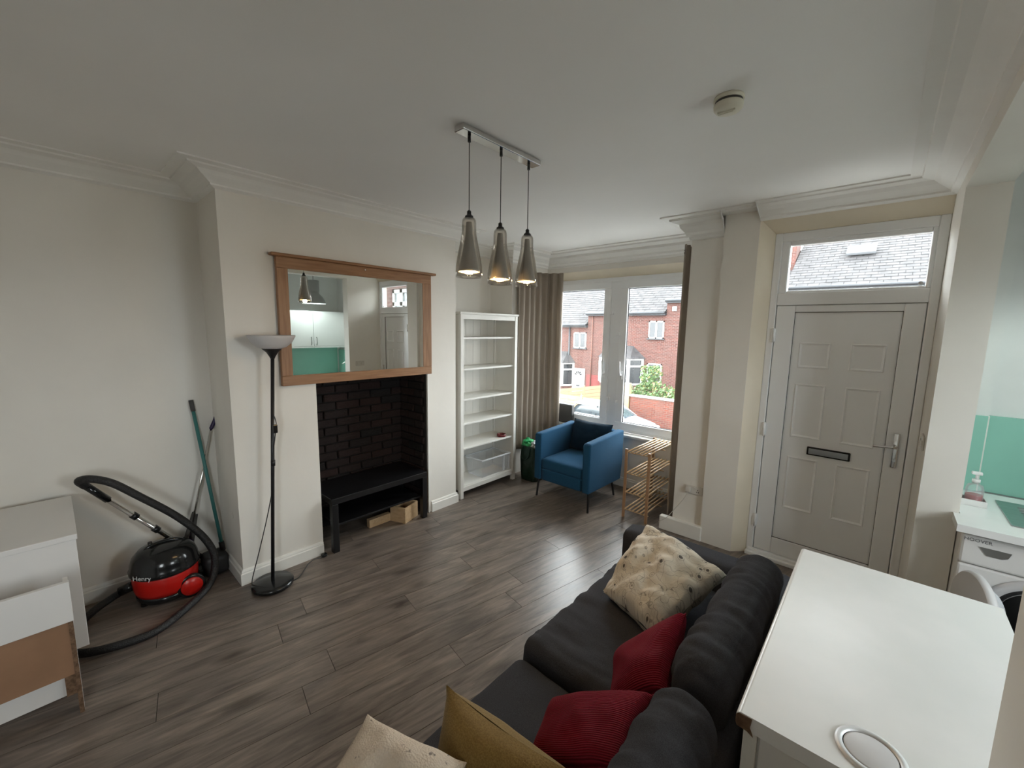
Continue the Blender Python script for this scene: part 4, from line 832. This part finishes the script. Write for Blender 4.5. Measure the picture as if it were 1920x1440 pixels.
# ================================================================== COUNTER
ct = thing('counter_cabinet', 'white base cabinet carrying the breakfast counter behind the sofa', 'cabinet', (0, 1.6, 0))
ob('carcass', box(-.148, XR-.004, 1.075, 2.06, 0, .855), 'white', ct)
ob('end_post', rbox(-.165, -.135, 1.062, 1.075, 0, .855, b=.002), 'trim', ct)
ob('end_panel', rbox(-.130, XR-.006, 1.064, 1.075, .01, .850, b=.002), 'white', ct)
wk = thing('worktop', 'pale grey-white worktop with rounded edge over the sofa back', 'worktop', (0, 1.6, .86))
bm = bmesh.new()
P_ = [(-.182, 1.052), (XR-.002, 1.052), (XR-.002, 1.112), (XK+.004, 1.112), (XK+.004, 2.098), (-.182, 2.098)]
va = [bm.verts.new((a, b, .860)) for a, b in P_]; vb = [bm.verts.new((a, b, .900)) for a, b in P_]; n = len(P_)
bm.faces.new(va[::-1]); bm.faces.new(vb)
for k in range(n): bm.faces.new((va[k], va[(k+1) % n], vb[(k+1) % n], vb[k]))
ed = [e for e in bm.edges if all(abs(v.co.x+.182) < 1e-4 for v in e.verts) and abs(e.verts[0].co.z-e.verts[1].co.z) < 1e-4]
bmesh.ops.bevel(bm, geom=ed, offset=.012, segments=5, profile=.5, affect='EDGES')
ob('slab', MB()._bm(bm), 'top', wk)
ob('bare_end', MB().prism([(-.178, 1.0515, .863), (-.1815, 1.0515, .872), (-.1815, 1.0515, .890), (-.176, 1.0515, .897), (-.147, 1.0515, .897), (-.150, 1.0515, .872), (-.142, 1.0515, .853), (-.156, 1.0515, .861)], (0, -.0025, 0)), 'chip', wk, 'brown chipboard showing at the corner')
gc = (.067, 1.138, .9)
gm_ = thing('worktop_grommet', 'round silver rimmed disc set into the worktop', 'grommet', gc)
ob('rim', MB().lathe([(.064, 0), (.063, .004), (.056, .006), (.050, .004), (.049, -.004)], gc, 48, cap=False), mat('satin_aluminium', (.72, .72, .73), .5, .5, var=.04), gm_)
ob('lid', MB().lathe([(.0475, .0005), (.0475, .0025), (.044, .0035), (0, .0035)], gc, 48), 'frost', gm_)
ob('slot', MB().lathe([(.0495, .0002), (.0495, .0008)], gc, 48), 'dark', gm_)

# ================================================================== KITCHEN
ob('kitchen_worktop', MB().poly([(.364, 3.005), (KX-.002, 3.005), (KX-.002, YK-.048), (XK+.004, YK-.048), (XK+.004, 3.197), (.364, 3.197)], .836, .874), 'top', None, 'pale kitchen worktop holding the steel sink', 'worktop')
ob('splashback', box(.5095, KX-.002, YK-.020, YK-.002, .876, 1.345), 'green', None, 'mint green splashback panel on the kitchen end wall', 'splashback')
ob('splashback', box(XK+.002, .502, YK-.060, YK-.0455, .876, 1.345), 'green', None, 'narrow mint green splashback strip beside the opening', 'splashback')
ob('splashback', box(KX-.014, KX-.002, 2.5, YK-.05, .876, 1.40), 'green', None, 'mint green splashback under the kitchen wall cupboard', 'splashback')
ob('trim_9', box(.5025, .5085, YK-.056, YK-.002, .876, 1.345), 'trim', None, 'white edge strip of the splashback', None, 'structure')
sk = thing('sink', 'steel sink with ridged drainer let into the kitchen worktop', 'sink', (1.0, 3.35, .88))
ob('drainer', MB().rbox(.565, 1.06, 3.16, 3.60, .8745, .880, b=.004), 'steel', sk)
for k in range(7): ob('ridge', rbox(.635, 1.0, 3.235+k*.045, 3.247+k*.045, .880, .885, b=.002), 'steel', sk)
ob('bowl', MB().box(1.06, 1.075, 3.16, 3.60, .72, .886).box(1.50, 1.515, 3.16, 3.60, .72, .886).box(1.075, 1.50, 3.16, 3.175, .72, .886).box(1.075, 1.50, 3.585, 3.60, .72, .886).box(1.075, 1.50, 3.175, 3.585, .72, .73), 'steel', sk)
tp = thing('tap', 'chrome kitchen tap behind the sink', 'tap', (1.05, 3.62, .88))
ob('tap_body', MB().cyl((1.05, 3.625, .886), (1.05, 3.625, .97), .018, 14), 'chrome', tp)
ob('spout', MB().tube([(1.05, 3.625, .96), (1.05, 3.61, 1.10), (1.06, 3.54, 1.16), (1.08, 3.46, 1.12)], .011, 10), 'chrome', tp)
ob('lever', MB().bar((1.05, 3.625, .965), (1.12, 3.60, 1.0), .014, .01), 'chrome', tp)
sp_ = thing('soap_bottle', 'clear pump bottle of red soap on the kitchen worktop', 'soap bottle', (.455, 3.42, .9))
ob('liquid', MB().lathe([(.030, 0), (.034, .004), (.034, .052)], (.458, 3.428, .8815), 24), 'soap', sp_)
ob('bottle', MB().lathe([(.034, 0), (.037, .004), (.037, .085), (.030, .108), (.014, .116), (.014, .124)], (.458, 3.428, .8805), 24), 'clear', sp_)
ob('pump', MB().cyl((.458, 3.428, 1.003), (.458, 3.428, 1.021), .017, 16).cyl((.458, 3.428, 1.021), (.458, 3.428, 1.05), .006, 10).rbox(.436, .478, 3.414, 3.442, 1.048, 1.064, b=.004), 'white', sp_)
ob('soap_tray', MB().rbox(.405, .508, 3.382, 3.474, .8745, .880, b=.002).rbox(.405, .508, 3.382, 3.388, .880, .910, b=.002).rbox(.405, .508, 3.468, 3.474, .880, .910, b=.002).rbox(.405, .411, 3.388, 3.468, .880, .910, b=.002).rbox(.502, .508, 3.388, 3.468, .880, .910, b=.002), 'white', None, 'white tray under the soap bottle', 'tray')
wm = thing('washing_machine', 'white front-loading washing machine with open door under the kitchen worktop', 'washing machine', (.68, 3.3, 0))
wx0, wx1, wy0 = .392, .985, 3.06
ob('body', MB().rbox(wx0, wx1, wy0+.03, 3.63, .01, .815, b=.01).rbox(wx0, wx1, wy0, wy0+.03, .66, .815, b=.012).rbox(wx0, wx1, wy0+.003, wy0+.03, .01, .655, b=.01), 'white', wm)
ob('drawer_grip', MB().prism([(.455, wy0-.001, .765), (.565, wy0-.001, .765), (.555, wy0-.001, .735), (.535, wy0-.001, .725), (.485, wy0-.001, .725)], (0, -.002, 0)), 'steel', wm, 'detergent drawer recess')
ob('lettering', MB().text('HOOVER', .024, Matrix(((1, 0, 0, .450), (0, 0, -1, wy0-.0005), (0, 1, 0, .792), (0, 0, 0, 1)))), 'greyink', wm)
wc = (.690, wy0+.001, .455)
ob('port_ring', MB().lathe([(.205, 0), (.20, .012), (.165, .016), (.160, .004)], wc, 48, (0, -1, 0), cap=False), 'frost', wm)
ob('drum_seal', MB().lathe([(.162, .008), (.150, .012), (.140, -.002), (.135, -.002)], wc, 48, (0, -1, 0), cap=False), 'rubber', wm)
ob('drum', MB().lathe([(.138, .001), (.138, .0025), (0, .0035)], wc, 48, (0, -1, 0)), 'dark', wm)
dc = Vector((.445, wy0-.15, .495)); dn = Vector((.96, .28, 0)).normalized()
do = ob('door', MB().lathe([(.170, -.012), (.178, -.004), (.178, .016), (.168, .024), (.135, .026), (.130, .018)], dc, 44, dn, cap=False).lathe([(.170, -.012), (.10, -.022), (0, -.024)], dc, 44, dn, cap=False), 'frost', wm, 'open round door')
ob('door_glass', MB().lathe([(.132, .018), (.125, .050), (.100, .075), (.05, .085), (0, .086)], dc, 40, dn, cap=False), 'clearrim', do)
# wall cupboards
for i, (y0, y1) in enumerate(((2.57, 3.165), (3.17, 3.765))):
    cu = thing('wall_cupboard', ('white kitchen wall cupboard seen in the mirror, farther from the corner', 'white kitchen wall cupboard seen in the mirror, next to the corner')[i], 'cupboard', (1.72, (y0+y1)/2, 1.40), 'kitchen wall cupboards')
    ob('carcass', box(1.582, KX-.003, y0, y1, 1.40, 2.075), 'white', cu)
    d_ = ob('door', rbox(1.562, 1.581, y0+.002, y1-.002, 1.432, 2.072, b=.003), 'white', cu)
    hy = y1-.045 if i == 0 else y0+.045
    ob('handle', MB().tube([(1.562, hy, 1.465), (1.535, hy, 1.467), (1.532, hy, 1.53), (1.535, hy, 1.593), (1.562, hy, 1.595)], .006, 8, 3), 'steel', d_)
    ob('pelmet', box(1.560, 1.582, y0, y1, 1.40, 1.429), 'white', cu)
kp = thing('kitchen_pendant', 'big grey bell-shaped pendant lamp in the kitchen', 'ceiling light', (1.18, 3.05, 2.75))
kc = (1.18, 3.05, 2.190)
ob('shade', MB().lathe([(.190, 0), (.190, .012), (.175, .06), (.140, .120), (.095, .165), (.085, .190), (.083, .196), (.092, .200), (.092, .395), (.06, .40), (.058, .39), (.085, .385), (.085, .205), (.078, .19), (.09, .16), (.134, .116), (.168, .058), (.183, .012), (.186, 0)], kc, 44, cap=False), 'pendgrey', kp)
ob('cord', MB().cyl((1.18, 3.05, 2.585), (1.18, 3.05, 2.749), .004, 8), 'black', kp); ob('cap', MB().lathe([(.062, .392), (.03, .402), (0, .403)], kc, 24), 'pendgrey', kp)
ob('bulb', MB().lathe([(0, .09), (.02, .095), (.030, .12), (.024, .15), (.014, .18)], kc, 24), 'kbulb', kp)
ld = bpy.data.lights.new('kitchen_bulb_light', 'POINT'); ld.energy = 9; ld.color = (.86, 1.0, .96); ld.shadow_soft_size = .04
lo = bpy.data.objects.new('kitchen_bulb_light', ld); lo.location = (1.18, 3.05, 2.250); col.objects.link(lo)

# ================================================================== OUTSIDE
HY = 24.0; GZ = -2.85
ob('side_yard', MB().box(2.0, 30, -15, 4.6, -.6, -.30).box(.42, 2.0, -15, -.4, -.6, -.30), 'pave', None, 'paved side yard outside the added kitchen window', None, 'structure')
ob('street', box(-45, 30, 11.5, 17.3, GZ-.2, GZ), 'asphalt', None, 'grey street outside the window', None, 'structure')
ob('ground', MB().box(-45, 30, 17.3, 32, GZ-.2, GZ+.12), 'pave', None, 'paving and front gardens across the street', None, 'structure')
ob('front_yard', MB().prism([(-45, 4.62, -.30), (-45, 7.4, -.35), (-45, 11.5, GZ), (-45, 11.5, GZ-.3), (-45, 4.62, GZ-.3)], (75, 0, 0)), mat('pale_concrete', (.45, .44, .42), .9, var=.1, vs=1), None, 'pale concrete front yard below the window', None, 'structure')
def ext_window(parent, x0, x1, z0, z1, y, split=(.5,), top=None, glass='extglass'):
    wo = ob('window', MB().box(x0, x1, y-.06, y, z0, z0+.07).box(x0, x1, y-.06, y, z1-.07, z1).box(x0, x0+.07, y-.06, y, z0, z1).box(x1-.07, x1, y-.06, y, z0, z1), 'extwhite', parent)
    br = MB()
    for s in split: xm = x0+(x1-x0)*s; br.box(xm-.05, xm+.05, y-.06, y, z0, z1)
    if top: br.box(x0, x1, y-.06, y, top-.04, top+.04)
    if br.v: ob('glazing_bar', br, 'extwhite', wo)
    ob('pane', box(x0+.03, x1-.03, y-.03, y-.015, z0+.03, z1-.03), glass, wo)
    ob('sill', box(x0-.06, x1+.06, y-.10, y, z0-.07, z0), 'gutter', wo)
def slates(parent, x0, x1, ze, zr, ye, yr):
    m_ = MB(); L_ = math.hypot(zr-ze, yr-ye); n = int(L_/.27); dz = (zr-ze)/n; dyy = (yr-ye)/n; rr = random.Random(int(x0*10))
    for j in range(n):
        x = x0 - (.22 if j % 2 else 0)
        while x < x1:
            w_ = .44; xa, xb = max(x, x0), min(x+w_-.014, x1); x += w_
            if xb-xa < .05: continue
            e = rr.uniform(0, .012); za, ya = ze+dz*j, ye+dyy*j; zb_, yb_ = ze+dz*(j+1.25), ye+dyy*(j+1.25)
            m_.prism([(xa, ya, za+.045+e), (xa, yb_, zb_+.022), (xa, yb_, zb_-.01), (xa, ya, za+.012+e)], (xb-xa, 0, 0))
    ob('roof_slates', m_, 'slate', parent, None, None, 'stuff')
def house(x0, x1, ze, label, zr=None, yr=28.2):
    r = thing('terraced_house', label, 'house', ((x0+x1)/2, HY, GZ), 'terraced houses across the street')
    zr = zr or ze+2.9
    ob('wall', box(x0, x1, HY, HY+.3, GZ+.1, ze+.06), 'extbrick', r)
    ob('gable_wall', MB().prism([(x0, HY+.3, GZ+.1), (x0, HY+8, GZ+.1), (x0, HY+8, ze), (x0, yr, zr-.06), (x0, HY+.3, ze-.02)], (.25, 0, 0)), 'extbrick', r)
    ob('roof', MB().prism([(x0, HY-.25, ze-.02), (x0, yr, zr), (x0, HY+8.2, ze-.02)], (x1-x0, 0, 0)), 'slate', r)
    slates(r, x0, x1, ze, zr, HY-.27, yr)
    ob('gutter', MB().cyl((x0, HY-.30, ze-.02), (x1, HY-.30, ze-.02), .07, 8), 'gutter', r)
    ob('fascia', box(x0, x1, HY-.22, HY, ze-.16, ze+.02), 'gutter', r)
    ob('ridge', MB().cyl((x0, yr, zr+.03), (x1, yr, zr+.03), .12, 8), 'slate', r)
    return r
def bay(r, xc, hw, z0, z1, d=.75):
    b = ob('bay_window', MB().poly([(xc-hw, HY), (xc-hw*.62, HY-d), (xc+hw*.62, HY-d), (xc+hw, HY)], GZ+.1, z0), 'extbrick', r)
    w_ = MB(); pts = [(xc-hw, HY), (xc-hw*.62, HY-d), (xc+hw*.62, HY-d), (xc+hw, HY)]
    for p in pts: w_.box(p[0]-.07, p[0]+.07, p[1]-.07, p[1]+.07, z0, z1)
    for a, c in zip(pts, pts[1:]):
        for z in (z0+.04, z1-.04, z1-.45): w_.bar((a[0], a[1], z), (c[0], c[1], z), .12, .10)
    w_.bar((xc, HY-d, z0), (xc, HY-d, z1), .1, .1, (0, 1, 0)); ob('bay_frame', w_, 'extwhite', b)
    ob('pane', MB().poly([(xc-hw*.95, HY), (xc-hw*.6, HY-d*.94), (xc+hw*.6, HY-d*.94), (xc+hw*.95, HY)], z0+.02, z1-.02), 'extglass', b)
    n = 4; vs = [(xc-hw*1.12, HY, z1), (xc-hw*.72, HY-d*1.2, z1), (xc+hw*.72, HY-d*1.2, z1), (xc+hw*1.12, HY, z1), (xc-hw*.55, HY, z1+.75), (xc+hw*.55, HY, z1+.75)]
    ob('bay_roof', MB().add(vs, [(0, 1, 4), (1, 2, 5, 4), (2, 3, 5), (0, 3, 2, 1), (0, 4, 5, 3)]), 'slate', b)
    return b
hA = house(-24, -14.80, 2.12, 'lowest terraced house with a pale fanlight door, seen through the bay window', 5.1)
hB = house(-14.80, -9.58, 2.87, 'middle terraced house with a small upstairs window, seen through the bay window', 5.8)
hC = house(-9.58, -3.85, 3.56, 'terraced house half hidden by the window curtain', 6.2)
hD = house(-3.85, 7.0, 3.95, 'house roof with a skylight seen through the glazed transom', 6.75)
# every visible opening
ext_window(hA, -15.85, -14.87, .58, 1.63, HY)
ext_window(hA, -18.0, -17.0, .58, 1.63, HY)
bay(hA, -16.95, 1.15, -2.02, -.45)
pd = ob('house_door', box(-15.87, -14.88, HY-.06, HY, GZ+.3, -.80), 'extwhite', hA, 'pale front door with fanlight')
for k in range(5):
    a0 = math.pi*(k+.12)/5; a1 = math.pi*(k+.88)/5; c0 = (-15.37, -1.26)
    ob('fanlight_pane', MB().prism([(c0[0]+.12*math.cos(a0), HY-.062, c0[1]+.12*math.sin(a0)), (c0[0]+.30*math.cos(a0), HY-.062, c0[1]+.30*math.sin(a0)), (c0[0]+.30*math.cos(a1), HY-.062, c0[1]+.30*math.sin(a1)), (c0[0]+.12*math.cos(a1), HY-.062, c0[1]+.12*math.sin(a1))], (0, -.01, 0)), 'extglass', pd)
ob('letter_slot', box(-15.52, -15.22, HY-.075, HY-.06, -2.02, -1.93), 'gutter', pd)
ob('drainpipe', MB().cyl((-16.18, HY-.08, GZ+.1), (-16.18, HY-.08, 2.05), .06, 8), 'gutter', hA)
ob('drainpipe', MB().cyl((-14.42, HY-.06, GZ+.1), (-14.42, HY-.06, 2.8), .035, 8), 'extbrick2', hB)
ob('painted_plinth', box(-14.75, -12.0, HY-.012, HY, GZ+.1, -1.15), mat('red_masonry_paint', (.12, .02, .018), .8, var=.1), hB)
ext_window(hB, -10.58, -9.66, 1.37, 2.39, HY)
ext_window(hB, -10.55, -9.66, -1.25, -.12, HY, ())
bay(hB, -12.3, 1.45, -1.48, .12)
ext_window(hC, -8.2, -7.2, 1.9, 2.9, HY); ext_window(hC, -5.6, -4.6, 1.9, 2.9, HY)
ob('alarm_box', rbox(-9.25, -9.0, HY-.08, HY, 2.95, 3.2, b=.02), 'extwhite', hC)
ob('chimney', box(-4.75, -3.9, 26.2, 27.4, 4.6, 8.2), 'extbrick', hC)
sl = ob('skylight', MB().prism([(-1.86, 26.0, 5.555), (-1.86, 26.72, 6.03), (-1.86, 26.72, 6.12), (-1.86, 26.0, 5.645)], (1.10, 0, 0)), 'gutter', hD)
ob('pane', MB().prism([(-1.80, 26.06, 5.69), (-1.80, 26.66, 6.085), (-1.80, 26.66, 6.09), (-1.80, 26.06, 5.70)], (.98, 0, 0)), 'carwhite', sl)
# next-door bay (shows in the mirror through the transom)
nbh = thing('neighbour_bay', 'brick bay with a white window next door, seen in the mirror', 'house', (1.9, 4.9, 0))
ob('wall', MB().box(1.86, 2.8, 5.0, 5.2, -.35, 3.4).box(.95, 1.16, 5.0, 5.2, -.35, 3.4).box(1.16, 1.86, 5.0, 5.2, 2.62, 3.4).box(1.16, 1.86, 5.0, 5.2, -.35, .8), 'extbrick', nbh)
ext_window(nbh, 1.17, 1.85, .82, 2.60, 5.04, (.5,), 2.30, 'paleglass')
# fences, garden wall, shrub
def fence(name, p0, p1, z0, h, nb_, label):
    r = thing(name, label, 'fence', (p0[0], p0[1], z0)); d = Vector((p1[0]-p0[0], p1[1]-p0[1], 0)); hh = h/nb_
    for k in range(nb_): ob('board', MB().bar(Vector((p0[0], p0[1], z0+hh*(k+.5))), Vector((p1[0], p1[1], z0+hh*(k+.5))), .03, hh-.02), 'fence', r)
    for t in (0, .5, 1): p = Vector((p0[0], p0[1], 0)) + d*t; ob('post', box(p.x-.06, p.x+.06, p.y-.06, p.y+.06, GZ, z0+h+.08), 'fence', r)
fence('board_fence', (-13.4, 18.0), (-9.2, 18.0), -2.55, .95, 4, 'low pale board fence along the front garden')
fence('board_fence', (-13.3, 18.2), (-12.1, 22.6), -2.5, 1.05, 5, 'pale board fence running back to the fanlight door')
ob('fence_post', rbox(-8.95, -8.65, 17.85, 18.1, GZ, -.62, b=.02), 'fence', None, 'tall pale timber gatepost beside the brick garden wall', 'post')
gw = thing('garden_wall', 'low red brick garden wall below the shrub', 'wall', (-6.5, 18, GZ))
ob('brickwork', box(-8.6, -1.5, 17.9, 18.12, GZ, -1.22), 'extbrick2', gw); ob('coping', box(-8.65, -1.45, 17.86, 18.16, -1.22, -1.14), 'pave', gw)
sh = thing('garden_shrub', 'leafy green shrub growing over the brick garden wall', 'shrub', (-7.6, 18.9, GZ))
lv = MB(); lv2 = MB(); rr = random.Random(3)
for k in range(2600):
    t = rr.random(); a = rr.uniform(0, 6.283); R_ = rr.random()**.5
    if k % 4: x, y, z = -7.9 + 1.55*R_*math.cos(a), 19.0 + .75*R_*math.sin(a), -1.75 + 1.15*rr.random()*(1-.5*R_*R_)
    else: x, y, z = -8.15 + .50*R_*math.cos(a), 19.0 + .5*R_*math.sin(a), -.9 + 1.05*rr.random()
    d = Vector((rr.uniform(-1, 1), rr.uniform(-1, 1), rr.uniform(-.4, 1))).normalized(); u = d.orthogonal().normalized(); v = d.cross(u); s_ = rr.uniform(.05, .10)
    p = Vector((x, y, z)); (lv if k % 7 else lv2).add([p-u*s_, p-v*s_*.5, p+u*s_, p+v*s_*.5+d*.02], [(0, 1, 2, 3)])
ob('foliage', lv, 'leaf', sh, None, None, 'stuff'); ob('yellow_foliage', lv2, 'leaf2', sh, None, None, 'stuff')
ob('stem', MB().cyl((-7.9, 19.0, GZ), (-8.0, 19.0, -.6), .06, 8).cyl((-7.6, 19.0, GZ), (-7.2, 18.9, -1.0), .04, 8), 'pinepost', sh)
# car
car = thing('parked_car', 'white hatchback parked in the street outside the window', 'car', (-8.35, 16, GZ))
def carloft(rows, x_of, mname, name, parent, n=20):
    m_ = MB(); vs = []; fs = []
    for x, zc_, hz_, hw_ in rows:
        for k in range(n):
            a = 2*math.pi*k/n; ca, sa = math.cos(a), math.sin(a); e = .55
            vs.append((x, 16 + hw_*math.copysign(abs(ca)**e, ca), zc_ + hz_*math.copysign(abs(sa)**e, sa)))
    for i in range(len(rows)-1):
        for k in range(n): k2 = (k+1) % n; fs.append((i*n+k, i*n+k2, (i+1)*n+k2, (i+1)*n+k))
    m_.add(vs, fs, True); o = len(rows)-1; m_.f += [tuple(range(n))[::-1], tuple(o*n+k for k in range(n))]; m_.sm += [False]*2
    return ob(name, m_, mname, parent)
X = -10.35
body = carloft([(X, GZ+.62, .16, .60), (X+.10, GZ+.62, .34, .78), (X+.45, GZ+.64, .49, .85), (X+1.3, GZ+.64, .50, .87), (X+2.6, GZ+.63, .47, .87), (X+3.0, GZ+.60, .41, .86), (X+3.5, GZ+.56, .33, .82), (X+3.75, GZ+.50, .22, .72), (X+3.85, GZ+.46, .12, .6)], None, 'carwhite', 'body', car)
cab = carloft([(X+.12, GZ+.98, .06, .60), (X+.40, GZ+1.15, .24, .66), (X+.8, GZ+1.20, .28, .70), (X+1.6, GZ+1.21, .29, .71), (X+2.1, GZ+1.16, .24, .70), (X+2.6, GZ+1.03, .10, .68), (X+2.85, GZ+.95, .03, .66)], None, 'carglass', 'cabin_glass', car)
ob('roof', MB().soft((X+1.15, 16, GZ+1.455), (1.75, 1.26, .115), .05, 6), 'carwhite', car)
for s in (-1, 1):
    ob('pillar', MB().bar((X+1.45, 16+s*.70, GZ+1.0), (X+1.5, 16+s*.62, GZ+1.47), .09, .03), 'blackplastic', car)
    ob('roof_pillar', MB().bar((X+.14, 16+s*.70, GZ+1.02), (X+.42, 16+s*.60, GZ+1.47), .26, .05).bar((X+2.66, 16+s*.71, GZ+1.0), (X+1.95, 16+s*.60, GZ+1.47), .08, .05), 'carwhite', car)
    ob('tail_light', MB().soft((X+.10, 16+s*.70, GZ+.88), (.16, .14, .36), .05, 4), 'taillight', car)
    ob('head_light', MB().soft((X+3.55, 16+s*.66, GZ+.70), (.36, .16, .13), .05, 4), 'steel', car)
    for xx in (X+.72, X+3.12):
        wh = ob('wheel', MB().lathe([(.20, 0), (.31, .01), (.32, .05), (.32, .16), (.3, .2)], (xx, 16+s*.70, GZ+.32), 24, (0, s, 0)), 'tyre', car)
        ob('hubcap', MB().lathe([(.19, 0), (.16, .02), (0, .03)], (xx, 16+s*.905, GZ+.32), 20, (0, s, 0)), 'steel', wh)
ob('number_plate', rbox(X+3.84, X+3.88, 15.75, 16.25, GZ+.40, GZ+.50, b=.005), 'extwhite', car)
